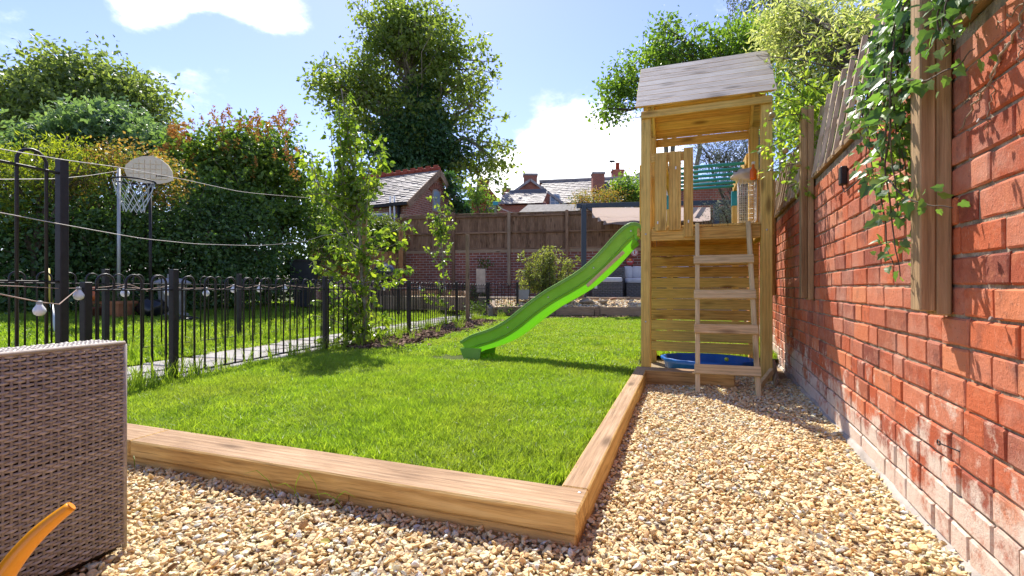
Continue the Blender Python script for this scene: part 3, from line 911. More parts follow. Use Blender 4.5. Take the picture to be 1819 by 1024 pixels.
def rough_brick(L, h, d, seed):
    """front face a small uneven sheet with chipped arrises, sides running back into the wall; +Y points into the wall"""
    r = np.random.default_rng(seed)
    nx, nz = (6, 4) if L > 0.15 else (4, 4)
    xs = np.concatenate(([-L / 2], np.linspace(-L / 2 + 0.006, L / 2 - 0.006, nx - 2), [L / 2])); zs = np.array([-h / 2, -h / 2 + 0.006, h / 2 - 0.006, h / 2])
    V = []
    for i, x in enumerate(xs):
        for j, z in enumerate(zs):
            e = (i in (0, nx - 1)) + (j in (0, nz - 1))
            y = -d / 2 + (0, 0.0035, 0.007)[e] * r.uniform(0.4, 1.6) + r.normal(0, 0.0007)
            if e and r.random() < 0.16:
                y += r.uniform(0.002, 0.007)
            V.append((x + r.normal(0, 0.0013) * (e > 0), y, z + r.normal(0, 0.0013) * (e > 0)))
    id_ = lambda i, j: i * nz + j
    F = [[id_(i, j), id_(i + 1, j), id_(i + 1, j + 1), id_(i, j + 1)] for i in range(nx - 1) for j in range(nz - 1)]
    ring = [id_(i, 0) for i in range(nx)] + [id_(nx - 1, j) for j in range(1, nz)] + [id_(i, nz - 1) for i in range(nx - 2, -1, -1)] + [id_(0, j) for j in range(nz - 2, 0, -1)]
    k0 = len(V)
    for q in ring:
        V.append((V[q][0], d / 2, V[q][2]))
    m = len(ring)
    F += [[ring[(q + 1) % m], ring[q], k0 + q, k0 + (q + 1) % m] for q in range(m)]
    return np.array(V), F
for L in (0.226, 0.108, 0.166):
    for k in range(5):
        V, F = rough_brick(L, COURSE - JOINT, 0.10, k + int(L * 1000))
        variants[(L, k)] = (V, F, np_mesh("brick", V, F, np.full(len(V), k * 0.2), mats=[BRICK]))
rest = MB(); singles = 0
rows = int(WALL_TOP / COURSE)
for j in range(-1, rows):
    z0 = 0.012 + j * COURSE
    s = -2.0 + (j % 2) * 0.118 + random.uniform(-0.02, 0.02)
    while s < 10.3:
        L = random.choices((0.226, 0.108, 0.166), (0.60, 0.32, 0.08))[0]
        k = random.randrange(5)
        wav = 0.004 * math.sin(s * 1.7 + j * 0.35)
        proud = max(-0.0018, random.gauss(0.0, 0.002)) + (0.004 * random.random() if j < 3 else 0)
        c = wp(s + L / 2, -0.05 + proud, z0 + COURSE / 2 + wav)
        M = Matrix.Translation(c) @ wall_M @ Matrix.Rotation(random.gauss(0, 0.006), 4, 'Y') @ Matrix.Rotation(random.gauss(0, 0.006), 4, 'Z')
        if s > 1.38 and s + L < 4.42 and j >= 0 and singles < 300:
            link("brick", variants[(L, k)][2], M, wall); singles += 1
        else:
            rest.add(variants[(L, k)][0], variants[(L, k)][1], M, random.random())
        s += L + JOINT + random.uniform(-0.002, 0.004)
rest.build("brickwork", BRICK, wall, kind="stuff")
# iron eye and nails left in the wall
mb = MB()
c = wp(1.86, 0.03, 0.335)
mb.tube([c + We * 0.0, c + We * -0.05 + Wn * -0.03 + Vector((0, 0, -0.006))], 0.0022, 6)
mb.tube([c + We * (0.010 * math.cos(a) + 0.010) + Vector((0, 0, 0.008 * math.sin(a))) for a in np.linspace(0, 6.1, 12)], 0.0022, 6)
mb.build("vine_eye", IRON, wall)
for s, z in ((1.58, 0.74), (1.64, 1.27)):
    mb = MB(); p = wp(s, -0.01, z)
    mb.tube([p, p + Wn * 0.035 + Vector((0, 0, 0.002))], 0.0022, 6); mb.tube([p + Wn * 0.033, p + Wn * 0.038 + Vector((0, 0, 0.002))], 0.006, 8)
    mb.build("nail", plain("rusty_nail", (0.25, 0.2, 0.18), 0.6, 0.4, 0.3, 30, 0.4), wall)
# timber plate along the wall top, behind the trellis
timber("wall_plate", wp(1.0, -0.05, WALL_TOP + 0.012), wp(9.5, -0.05, WALL_TOP + 0.012), 0.13, 0.03, Wn, W_POST, wall)

# ------------------------------------------------------------------ trellis on the wall
LEAN = 0.17
def tp(s, z, off=0.0):
    """point on the leaning trellis"""
    return wp(s, -0.02 - (z - 1.60) * LEAN + off, z)
tr = thing("trellis", (0.8, 3.0, 1.5), "weathered square trellis leaning outward on top of the brick wall", "trellis")
for s in (1.85, 3.93, 6.02, 8.1):
    zt = 2.75 if s < 3 else 2.12
    for o0, o1 in ((0.003, 0.041), (0.0425, 0.083)):
        timber("post", wp(s + 0.04, (o0 + o1) / 2, 0.735 + (0.012 if o0 > 0.02 else 0)), wp(s + 0.04, (o0 + o1) / 2, zt), 0.078, o1 - o0, We, W_POST, tr, 0.004)
for s in np.arange(1.25, 8.6, 0.205):
    timber("lath", tp(s, 1.60, 0.033), tp(s + random.uniform(-0.01, 0.01), 2.17 + random.uniform(-0.02, 0.02), 0.033), 0.028, 0.024, We, W_TRELLIS, tr, 0.002)
for z in (1.68, 1.88, 2.08):
    for s0, s1 in ((1.1, 2.9), (2.905, 4.9), (4.905, 6.8), (6.805, 8.6)):
        timber("lath", tp(s0, z, -0.002), tp(s1, z + 0.006, -0.002), 0.028, 0.018, (0, 0, 1), W_TRELLIS, tr, 0.002)
mb = MB()
wall_box(mb, 3.06, 3.115, 0.0, 0.032, 1.385, 1.485, 0.005)
mb.tube([wp(3.09, 0.02, 1.388), wp(3.06, 0.015, 1.34), wp(2.95, 0.012, 1.345), wp(2.7, 0.012, 1.36)], 0.003, 5)
mb.build("wall_light", IRON, label="small black box light fixed high on the brick wall beside the ivy", cat="light")

# ------------------------------------------------------------------ play tower
tw = thing("play_tower", (0.15, 5.17, 0), "wooden climbing tower with pitched plank roof, ladder and blue monkey bars", "play tower")
XL, XR, YF, YB = -0.36, 0.665, 4.745, 5.60
for x in (XL, XR):
    for y in (YF, YB):
        timber("post", (x, y, -0.05), (x, y, 2.50), 0.09, 0.09, (1, 0, 0), W_TOWER, tw, 0.006)
# platform
for z0, (a, b) in ((1.32, ((-0.31, 4.715), (0.615, 4.715))), (1.32, ((-0.31, 5.63), (0.615, 5.63)))):
    timber("beam", (a[0], a[1], z0), (b[0], b[1], z0), 0.112, 0.03, (0, 0, 1), W_TOWER, tw)
for x in (-0.36, 0.665):
    timber("beam", (x, 4.795, 1.32), (x, 5.55, 1.32), 0.112, 0.03, (0, 0, 1), W_TOWER, tw)
for i in range(7):
    x = -0.30 + (i + 0.5) * 0.1305
    timber("deck_board", (x, 4.70, 1.39), (x, 5.64, 1.39), 0.125, 0.022, (1, 0, 0), W_TOWER, tw)
# back wall under the platform
for i in range(10):
    z = 0.125 + 0.054 + i * 0.1165
    timber("wall_board", (-0.405, 5.542, z), (0.71, 5.542, z + random.uniform(-0.002, 0.002)), 0.1105 - 0.003 * (i % 3 == 0), 0.019, (0, 0, 1), W_TOWER, tw)
# front railing
for x0, x1, z0, z1 in ((-0.275, -0.172, 1.355, 2.085), (-0.152, -0.045, 1.355, 2.085), (-0.022, 0.060, 1.29, 2.11)):
    timber("railing_board", ((x0 + x1) / 2, 4.688, z0), ((x0 + x1) / 2, 4.688, z1), x1 - x0, 0.021, (1, 0, 0), W_TOWER, tw)
timber("rail", (-0.312, 4.712, 2.045), (0.06, 4.712, 2.045), 0.085, 0.024, (0, 0, 1), W_TOWER, tw)
for x in (0.70,):
    for y in (4.86, 4.99, 5.12, 5.25, 5.38, 5.50):
        timber("railing_board", (x + 0.024, y, 1.30), (x + 0.024, y, 2.02), 0.10, 0.02, (0, 1, 0), W_TOWER, tw)
    timber("rail", (x, 4.80, 1.98), (x, 5.55, 1.98), 0.08, 0.022, (0, 0, 1), W_TOWER, tw)
# side guards beside the slide
for y in (4.86, 5.46):
    timber("railing_board", (-0.418, y, 1.30), (-0.418, y, 2.02), 0.085, 0.02, (0, 1, 0), W_TOWER, tw)
timber("rail", (-0.39, 4.80, 2.03), (-0.39, 5.55, 2.03), 0.08, 0.022, (0, 0, 1), W_TOWER, tw)
# roof: two slopes of eight planks
RX0, RX1 = -0.445, 0.735
RIDGE, EAVE = (5.165, 3.10), ((4.635, 2.515), (5.695, 2.515))
for (ye, ze) in EAVE:
    dv = Vector((0, RIDGE[0] - ye, RIDGE[1] - ze)); Ls = dv.length; dv = dv / Ls
    nrm = Vector((1, 0, 0)).cross(dv); nrm = nrm if nrm.z > 0 else -nrm
    for i in range(8):
        c = Vector((0, ye, ze)) + dv * (Ls * (i + 0.5) / 8) + nrm * 0.002
        a, b = Vector((RX0 + random.uniform(-0.004, 0.004), c.y, c.z)), Vector((RX1 + random.uniform(-0.004, 0.004), c.y, c.z))
        if Vector((1, 0, 0)).cross(dv).z < 0:
            a, b = b, a
        timber("roof_plank", a, b, Ls / 8 - 0.0025, 0.019, dv, W_TOWER, tw, 0.002, W_ROOF)
    for x in (-0.335, 0.64):
        p0 = Vector((x, ye, ze)) - nrm * 0.052 + dv * 0.02; p1 = Vector((x, RIDGE[0], RIDGE[1])) - nrm * 0.052 - dv * 0.05
        timber("rafter", p0, p1, 0.07, 0.028, nrm, W_TOWER, tw)
timber("beam", (-0.40, 4.685, 2.455), (0.70, 4.685, 2.465), 0.065, 0.026, (0, 0, 1), W_TOWER, tw)
timber("beam", (-0.40, 5.66, 2.455), (0.70, 5.66, 2.455), 0.085, 0.026, (0, 0, 1), W_TOWER, tw)
bolt = MB(); bolt.lathe([(0.009, 0), (0.009, 0.003), (0.004, 0.005)], seg=10)
bolt_me = np_mesh("bolt", np.concatenate(bolt.V), bolt.F, np.zeros(bolt.n), True, [plain("zinc_bolt", (0.62, 0.62, 0.6), 0.3, 0.5, 0.1, 5, 0.7)])
for x, z in ((XL, 1.33), (XR, 1.33), (XL, 0.5), (XL + 0.012, 2.45), (XR, 2.45)):
    link("bolt", bolt_me, Matrix.Translation((x, YF - 0.045, z)) @ Matrix.Rotation(math.pi / 2, 4, 'X'), tw)
# ladder
lad = part("ladder", tw, (0.30, 4.4, 0))
for x0, x1 in ((0.085, 0.095), (0.515, 0.515)):
    timber("stile", (x0, 4.03, -0.03), (x1, 4.685, 1.40), 0.036, 0.045, (1, 0, 0), W_LADDER, lad)
for zc in (0.175, 0.485, 0.765, 1.065):
    y = 4.03 + 0.655 * (zc + 0.03) / 1.43 - 0.034
    timber("rung", (0.062, y, zc), (0.538, y, zc + 0.004), 0.078, 0.022, (0, 0.40, 0.92), W_LADDER, lad)
PLUG = plain("white_plug", (0.8, 0.79, 0.76), 0.5, 0.3, 0.05, 5)
for x, y, z in ((0.41, 4.105, 0.178), (0.41, 4.243, 0.488), (0.41, 4.371, 0.768), (0.39, 4.508, 1.068), (0.02, 4.674, 1.43), (-0.25, 4.674, 1.43), (-0.09, 4.674, 1.93)):
    mb = MB(); mb.box((x, y - 0.006, z), (0.012, 0.004, 0.026), b=0.002)
    mb.build("plug", PLUG, tw)
# monkey bars behind
TEAL = plain("teal_tube", (0.015, 0.30, 0.36), 0.35, 0.5, 0.08, 4)
mk = part("monkey_bars", tw, (0.2, 6.5, 0))
MY0, MY1, MZ = 5.66, 7.25, 2.20
for x in (-0.22, 0.63):
    timber("beam", (x, MY0, MZ), (x, MY1, MZ), 0.11, 0.055, (0, 0, 1), W_TOWER, mk)
    timber("post", (x, 7.20, 0.02), (x, 7.20, MZ - 0.06), 0.08, 0.08, (1, 0, 0), W_TOWER, mk)
    mb = MB(); mb.box((x, 7.20, MZ - 0.16), (0.092, 0.092, 0.20), b=0.004); mb.build("bracket", TEAL, mk)
for i in range(6):
    y = MY0 + 0.17 + i * 0.25
    mb = MB(); mb.tube([(-0.22, y, MZ - 0.005), (0.605, y, MZ - 0.005)], 0.018, 10); mb.build("rung", TEAL, mk, smooth=True)

# wire basket, cloth and bottle hung on the tower
WIRE = plain("white_coated_wire", (0.72, 0.72, 0.70), 0.4, 0.4, 0.05, 5)
mb = MB()
bx0, bx1, by0, by1, bz0, bz1 = 0.505, 0.665, 5.35, 5.52, 1.50, 1.93
for z in np.linspace(bz0, bz1, 10):
    mb.tube([(bx0, by0, z), (bx1, by0, z), (bx1, by1, z), (bx0, by1, z)], 0.003, 5, closed=True)
for t_ in np.linspace(0, 1, 6):
    for P_ in (((bx0 + (bx1 - bx0) * t_, by0), (bx0 + (bx1 - bx0) * t_, by1)), ((bx0, by0 + (by1 - by0) * t_), (bx1, by0 + (by1 - by0) * t_))):
        (xa, ya), (xb, yb) = P_
        mb.tube([(xa, ya, bz1), (xa, ya, bz0), (xb, yb, bz0), (xb, yb, bz1)], 0.0025, 5)
mb.build("wire_basket", WIRE, smooth=True, label="tall white wire basket hanging inside the climbing tower", cat="basket")
def lump_mesh(c, r, amp, seed, n=1):
    V, F = ICO
    rr = np.random.default_rng(seed)
    k = rr.normal(size=(4, 3)) * 2.2
    d = 1 + amp * sum(np.sin(V @ k[i] + i) for i in range(4))
    return np.array(c) + V * np.array(r) * d[:, None], F
def subdiv_ico():
    V, F = ICO
    V = list(V); mid = {}; F2 = []
    def m(a, b):
        k = (min(a, b), max(a, b))
        if k not in mid:
            p = V[a] + V[b]; V.append(p / np.linalg.norm(p)); mid[k] = len(V) - 1
        return mid[k]
    for a, b, c in F:
        x, y, z = m(a, b), m(b, c), m(c, a)
        F2 += [(a, x, z), (b, y, x), (c, z, y), (x, y, z)]
    return np.array(V), np.array(F2)
ICO2 = subdiv_ico()
def lump(name, c, r, amp, seed, mat, smooth=True, freq=2.2, parent=None, label=None, cat=None, group=None, cut=0):
    V, F = ICO2
    rr = np.random.default_rng(seed)
    k = rr.normal(size=(6, 3)) * freq
    d = 1 + amp * sum(np.sin(V @ k[i] * (1 + 0.4 * i) + i) / (1 + 0.3 * i) for i in range(6))
    V = V * d[:, None]
    for _ in range(cut):
        n_ = rr.normal(size=3); n_ /= np.linalg.norm(n_); h = rr.uniform(0.5, 0.8)
        V = V - np.maximum(V @ n_ - h, 0)[:, None] * n_
    mb = MB(); mb.add(np.array(tuple(c)) + V * np.array(r), [list(f) for f in F])
    return mb.build(name, mat, parent, smooth, label, cat, group)
CLOTH = plain("grey_white_cloth", (0.55, 0.54, 0.52), 0.9, 0.1, 0.15, 8)
lump("cloth", (0.56, 5.42, 1.97), (0.115, 0.11, 0.075), 0.13, 4, CLOTH, freq=3.2, label="crumpled pale grey cloth draped over the wire basket", cat="cloth")
mb = MB(); mb.lathe([(0.028, 0), (0.03, 0.01), (0.03, 0.09), (0.012, 0.12), (0.012, 0.15)], (0.628, 5.30, 1.90), 14)
mb.lathe([(0.016, 0.15), (0.016, 0.175), (0.01, 0.178)], (0.628, 5.30, 1.90), 12, m=1)
mb.build("bottle", [plain("orange_plastic", (0.75, 0.16, 0.012), 0.4, 0.4, 0.05, 4), WIRE], smooth=True, label="orange plastic bottle wedged beside the tower post", cat="bottle")

# blue sand tray under the tower
BLUE = plain("blue_plastic", (0.015, 0.13, 0.47), 0.35, 0.45, 0.08, 3)
mb = MB()
na, prof = 72, [(0.80, 0.015), (0.90, 0.02), (0.955, 0.125), (1.0, 0.13), (1.0, 0.105), (0.985, 0.09)]
Pg = np.zeros((na + 1, len(prof), 3))
for i in range(na + 1):
    a = 2 * math.pi * i / na
    sc = 1 + 0.022 * math.cos(14 * a)
    for j, (r, z) in enumerate(prof):
        Pg[i, j] = (0.20 + 0.435 * r * sc * math.cos(a), 5.13 + 0.33 * r * sc * math.sin(a), z)
mb.grid(Pg)
mb.lathe([(0.001, 0.02), (0.35, 0.02)], seg=48, M=Matrix.Translation((0.20, 5.13, 0.0)) @ Matrix.Diagonal((1, 0.76, 1, 1)))
mb.build("sand_tray", BLUE, smooth=True, label="blue plastic scalloped sand tray on the ground under the tower", cat="sand tray")
lump("toy_block", (0.36, 4.95, 0.145), (0.02, 0.02, 0.02), 0.03, 3, plain("lime_plastic", (0.45, 0.55, 0.05), 0.4, 0.4, 0.05, 4), label="small lime green toy on the blue tray rim", cat="toy")
timber("loose_plank", (0.70, 4.45, 0.03), (0.80, 5.3, 0.07), 0.09, 0.02, (0.3, 0, 1), W_OLD).name = "loose_plank"
tag(bpy.data.objects["loose_plank"], "dark offcut plank lying between the tower post and the wall", "plank")
mb = MB(); mb.bar((0.56, 4.32, 0.03), (0.68, 4.55, 0.12), 0.05, 0.03, (0, 0, 1)); mb.build("timber_stub", W_LADDER, label="short timber stub on the gravel at the tower's right foot", cat="timber")

# ------------------------------------------------------------------ slide
def slide_mat(name, tmix):
    m, nt, b = base_mat(name, 0.30, 0.4, (0.075, 0.30, 0.012))
    v = coords(nt, 'Object', (1, 1, 1))
    col = ramp(nt, noise(nt, v, 4, 5), [(0.35, (0.20, 0.44, 0.055)), (0.7, (0.27, 0.52, 0.080))])
    sc_ = noise(nt, coords(nt, 'Object', (3, 60, 26)), 2.0, 4, 0.7)
    col = mixc(nt, maprange(nt, sc_, 0.60, 0.72, 0.0, 0.35), col, (0.42, 0.55, 0.25))
    col = mixc(nt, maprange(nt, noise(nt, v, 7, 6, 0.7), 0.56, 0.74, 0.0, 0.45), col, (0.10, 0.16, 0.04))
    nt.links.new(col, b.inputs['Base Color'])
    nt.links.new(maprange(nt, noise(nt, v, 40, 5), 0.3, 0.7, 0.28, 0.5), b.inputs['Roughness'])
    tr_ = nt.nodes.new("ShaderNodeBsdfTranslucent"); tr_.inputs[0].default_value = (0.15, 0.55, 0.012, 1)
    mx = nt.nodes.new("ShaderNodeMixShader"); mx.inputs[0].default_value = tmix
    nt.links.new(b.outputs[0], mx.inputs[1]); nt.links.new(tr_.outputs[0], mx.inputs[2])
    nt.links.new(mx.outputs[0], nt.nodes["Material Output"].inputs[0])
    return m
SLIDE = slide_mat("green_slide_plastic", 0.07)
SLIDE_THIN = slide_mat("green_slide_floor_plastic", 0.36)
sl = thing("slide", (-2.0, 4.7, 0.06), "long wavy bright green plastic slide running from tower to lawn", "slide")
rim_px = [(1146, 412), (1141, 401), (1133, 394), (1122, 394), (1110, 401), (1090, 421), (1062, 453), (1030, 481), (1000, 499), (965, 518), (930, 543), (900, 568), (875, 583), (850, 592), (826, 598), (818, 606), (806, 612)]
rim = []
for px, py in rim_px:
    dep = 4.60 + (1146 - px) / 340 * 0.34
    p = at(px, dep, py); rim.append((p.x, p.z))
rim = np.array(rim)
# resample smoothly
tt = np.concatenate(([0], np.cumsum(np.linalg.norm(np.diff(rim, axis=0), axis=1))))
ts = np.linspace(0, tt[-1], 64)
R2 = np.column_stack([np.interp(ts, tt, rim[:, 0]), np.interp(ts, tt, rim[:, 1])])
ker = np.array([1, 2, 3, 2, 1]) / 9
for k in range(2):
    pad = np.pad(R2, ((2, 2), (0, 0)), mode='edge')
    R2 = np.stack([np.convolve(pad[:, i], ker, 'valid') for i in range(2)], 1)
T2 = np.gradient(R2, axis=0); T2 /= np.linalg.norm(T2, axis=1)[:, None]
N2 = np.column_stack([T2[:, 1], -T2[:, 0]])
N2 *= np.where(N2[:, 1:2] < 0, -1, 1)
half = [(-0.222, -0.030), (-0.228, -0.006), (-0.220, 0.004), (-0.208, 0.002), (-0.200, -0.012), (-0.190, -0.125), (-0.184, -0.135), (-0.176, -0.137), (-0.170, -0.158), (-0.164, -0.162), (-0.157, -0.164), (-0.140, -0.215), (-0.10, -0.225), (0, -0.227)]
half = [(y_, n_ * 0.84) for y_, n_ in half]
sec = half + [(-y, n_) for y, n_ in half[::-1][1:]]
yc = lambda i: 4.955 - 0.20 * i / 63
Pg = np.zeros((64, len(sec), 3))
for i in range(64):
    dpt = 1.0 if i < 56 else 1.0 - 0.10 * (i - 56) / 7
    for j, (y, n_) in enumerate(sec):
        Pg[i, j] = (R2[i, 0] + N2[i, 0] * n_ * dpt, yc(i) + y, R2[i, 1] + N2[i, 1] * n_ * dpt)
mb = MB(); mb.grid(Pg[:, 10:-10]); mb.build("chute", SLIDE_THIN, sl, smooth=True)
mb = MB(); mb.grid(Pg[:, :11]); mb.build("side_wall", SLIDE, sl, smooth=True)
mb = MB(); mb.grid(Pg[:, -11:]); mb.build("side_wall", SLIDE, sl, smooth=True)
for s in (-1, 1):
    mb = MB(); mb.tube([(R2[i, 0], yc(i) + s * 0.222, R2[i, 1]) for i in range(64)], 0.0085, 8); mb.build("rim", SLIDE, sl, smooth=True)
    mb = MB(); mb.tube([(R2[i, 0] - N2[i, 0] * 0.116, yc(i) + s * 0.188, R2[i, 1] - N2[i, 1] * 0.116) for i in range(2, 60)], 0.005, 6); mb.build("moulding", SLIDE, sl, smooth=True)
    mb = MB(); mb.tube([(R2[i, 0] - N2[i, 0] * 0.138, yc(i) + s * 0.163, R2[i, 1] - N2[i, 1] * 0.138) for i in range(2, 60)], 0.004, 6); mb.build("moulding", SLIDE, sl, smooth=True)
mb = MB()
xe, ze = R2[63]
for s in (-1, 1):
    mb.prism([(-0.01, ze - 0.065), (0.045, 0.06), (0.215, 0.06), (0.235, ze - 0.06)], (0, 0.018 * s, 0), (xe, yc(63) + s * 0.195, 0), (1, 0, 0), (0, 0, 1))
mb.grid(np.array([[(xe - 0.01, yc(63) + y, ze - 0.065), (xe + 0.045, yc(63) + y, 0.06)] for y in (-0.21, 0.21)]))
mb.build("foot", SLIDE, sl)
k0, k1 = 12, 24
timber("support_board", (R2[k0][0] - N2[k0][0] * 0.165, yc(k0) - 0.175, R2[k0][1] - N2[k0][1] * 0.165), (R2[k1][0] - N2[k1][0] * 0.165, yc(k1) - 0.175, R2[k1][1] - N2[k1][1] * 0.165), 0.035, 0.02, (0, 0, 1), W_LADDER, sl)
for i in (6, 20, 34, 48):
    p_ = Vector((R2[i, 0] - N2[i, 0] * 0.07, yc(i) - 0.2135, R2[i, 1] - N2[i, 1] * 0.07))
    link("bolt", bolt_me, Matrix.Translation(p_) @ Matrix.Rotation(math.pi / 2, 4, 'X'), sl)
mb = MB(); mb.box((-0.43, 4.95, 1.36), (0.03, 0.40, 0.08)); mb.build("bracket", W_TOWER, sl)

# ------------------------------------------------------------------ bow-top railings
def hoop_mesh(name, w, z0, zt, r=0.007):
    pts = [(0, 0, z0)] + [(0, 0, zt - w / 2)] + [(w / 2 - w / 2 * math.cos(a), 0, zt - w / 2 + w / 2 * math.sin(a)) for a in np.linspace(0.25, math.pi - 0.25, 7)] + [(w, 0, zt - w / 2), (w, 0, z0)]
    mb = MB(); mb.tube(pts, r, 6)
    return np_mesh(name, np.concatenate(mb.V), mb.F, np.zeros(mb.n), True, [IRON])
def railing(root, pts, hm, w, pitch, zrails, z0, post_h, post_w=0.05, posts=None, rail_h=0.012):
    for k in range(len(pts) - 1):
        a, b = Vector(pts[k]), Vector(pts[k + 1])
        d = b - a; L = d.length; d = d / L
        ang = math.atan2(d.y, d.x)
        nn = max(1, int(round((L - post_w) / pitch)))
        pt = (L - post_w) / nn
        for i in range(nn):
            p = a + d * (post_w / 2 + pt * (i + 0.5) - w / 2)
            link("hoop", hm, Matrix.Translation((p.x, p.y, z0)) @ Matrix.Rotation(ang, 4, 'Z'), root)
        for zr in zrails:
            timber("rail", (a.x, a.y, z0 + zr), (b.x, b.y, z0 + zr), 0.034, rail_h, d.cross(Vector((0, 0, 1))), IRON, root, 0.002)
    for p, h in zip(pts, post_h):
        if h:
            timber("post", (p[0], p[1], z0 - 0.1), (p[0], p[1], z0 + h), post_w, post_w, Vector(pts[1]) - Vector(pts[0]), IRON, root, 0.004)
H1 = hoop_mesh("hoop", 0.115, 0.06, 0.855, 0.0085)
f1 = thing("bow_top_fence", (fx(5), 5, 0.06), "black iron bow-top railing along the lawn edge behind the pear tree", "fence")
fp = [(fx(y), y, 0) for y in (2.03, 2.67, 4.67, 7.02, 9.45, 11.9)]
railing(f1, fp, H1, 0.115, 0.215, (0.745, 0.07), 0.06, (0.80, 0.91, 0.90, 0.89, 0.9, 0.92), 0.05)
f2 = thing("bow_top_fence", (bx(5), 5, 0.08), "black iron bow-top railing on the far side of the path", "fence")
bp = [(bx(y), y, 0) for y in (-0.6, 1.6, 3.3, 5.05, 7.2, 9.7, 12.2, 14.2)]
H2 = hoop_mesh("hoop", 0.115, 0.04, 0.88, 0.008)
railing(f2, bp, H2, 0.115, 0.215, (0.775, 0.05), 0.09, [0.93] * 8, 0.05)
f3 = thing("tall_gate", (fx(1.2), 1.2, 0.06), "tall black bow-top iron gate beside the rattan sofa", "gate")
H3 = hoop_mesh("hoop", 0.15, 0.10, 1.60, 0.0095)
railing(f3, [(fx(1.89), 1.89, 0), (fx(0.5), 0.5, 0)], H3, 0.15, 0.27, (1.49, 0.80, 0.12), 0.06, (1.58, 1.58), 0.05)
f4 = thing("bow_top_gate", (0, 0, 0.08), "low black bow-top iron gate at the end of the path", "gate")
place(f4, Matrix.Translation(at(890, 12.7)), None); f4.matrix_basis.translation.z = 0.08; WM[f4] = f4.matrix_basis.copy()
q0, q1 = at(868, 12.75), at(919, 12.6); q2 = at(941, 12.6)
railing(f4, [(q0.x, q0.y, 0), (q1.x, q1.y, 0)], H1, 0.115, 0.16, (0.70, 0.07), 0.10, (0.88, 0.88), 0.06)
timber("rail", (q1.x, q1.y, 0.88), (q2.x, q2.y, 0.88), 0.034, 0.012, (0, 1, 0), IRON, f4)
timber("post", (q2.x, q2.y, 0.1), (q2.x, q2.y, 1.0), 0.02, 0.02, (1, 0, 0), IRON, f4)

# brown stake with wire for the trained sapling
mb = MB(); c = Vector((fx(9.75) + 0.16, 9.75, 0))
timber("garden_stake", (c.x, c.y, -0.1), (c.x, c.y, 2.02), 0.075, 0.075, (1, 0.2, 0), W_OLD, None, 0.008)
tag(bpy.data.objects["garden_stake"], "brown square timber stake at the end of the mulched bed", "stake")

# ------------------------------------------------------------------ festoon lights and washing lines
BULB = base_mat("frosted_bulb", 0.25, 0.5, (0.80, 0.80, 0.78))[0]
GREYCAP = plain("grey_socket", (0.35, 0.35, 0.34), 0.5, 0.3, 0.1, 6)
CORD = plain("faded_cord", (0.42, 0.30, 0.24), 0.8, 0.2, 0.3, 8)
LINE = plain("white_line", (0.62, 0.57, 0.50), 0.7, 0.2, 0.25, 12)
st = thing("string_light", (fx(3), 3, 0.8), "string of white globe bulbs on a faded cord along the front railing", "string lights")
bulb_spots = [(70, 2.75, 537), (140, 3.15, 512), (222, 3.75, 510), (298, 4.2, 509), (366, 4.6, 512), (415, 5.0, 507), (461, 5.4, 507), (506, 5.8, 507), (600, 6.9, 508), (682, 8.1, 508), (745, 9.4, 509), (790, 10.6, 509)]
cp = []
for i, (px, dep, py) in enumerate(bulb_spots):
    p = at(px, dep, py); cp.append(p)
    if i + 1 < len(bulb_spots):
        q = at(*[(a + b) / 2 for a, b in zip(bulb_spots[i][:2], bulb_spots[i + 1][:2])], 511.5); q.z = min(p.z, 0.84) - 0.02; cp.append(q)
start = at(-60, 2.3, 511)
mb = MB(); mb.tube([start] + cp, 0.0035, 5); mb.build("cable", CORD, st, smooth=True)
for px, dep, py in bulb_spots:
    p = at(px, dep, py)
    mb = MB(); mb.lathe([(0.003, 0.0), (0.013, -0.012), (0.017, -0.022), (0.028, -0.040), (0.030, -0.052), (0.024, -0.070), (0.010, -0.079), (0.001, -0.080)][::-1], p, 16)
    bo = mb.build("bulb", BULB, st, smooth=True)
    mb = MB(); mb.lathe([(0.014, -0.022), (0.014, 0.004), (0.006, 0.008)], p, 12); mb.build("socket", GREYCAP, bo)
def wire(pts, label, r=0.0028, mat=None, n=8):
    P = np.array([tuple(at(*p)) for p in pts])
    t0 = np.arange(len(P)); t1 = np.linspace(0, len(P) - 1, (len(P) - 1) * n + 1)
    Q = np.stack([np.interp(t1, t0, P[:, i]) for i in range(3)], 1)
    for _ in range(3):
        Q[1:-1] = (Q[:-2] + 2 * Q[1:-1] + Q[2:]) / 4
    mb = MB(); mb.tube(Q, r, 5)
    mb.build("washing_line", mat or LINE, smooth=True, label=label, cat="line")
wire([(-80, 2.3, 250), (0, 2.5, 265), (110, 3.0, 284), (215, 3.6, 298), (330, 4.3, 320), (430, 5.2, 342), (560, 6.5, 353)], "upper pale washing line sagging from the gate to the pear tree")
wire([(-80, 2.5, 317), (0, 2.8, 319), (100, 4.0, 318), (160, 5.5, 312), (209, 8.3, 304)], "pale washing line running level to the grey hoop pole")
wire([(-80, 2.4, 364), (0, 2.6, 378), (110, 3.0, 399), (250, 3.9, 424), (350, 4.8, 434), (460, 5.7, 437), (540, 6.2, 430), (575, 6.35, 418), (612, 6.5, 415)], "lower pale washing line dipping across the dark hedge")
wire([(-60, 2.5, 506), (40, 2.8, 509), (110, 3.05, 513), (180, 3.45, 511), (230, 3.8, 505), (262, 4.0, 518)], "frayed cord tied along the gate at railing height", 0.0025, CORD)

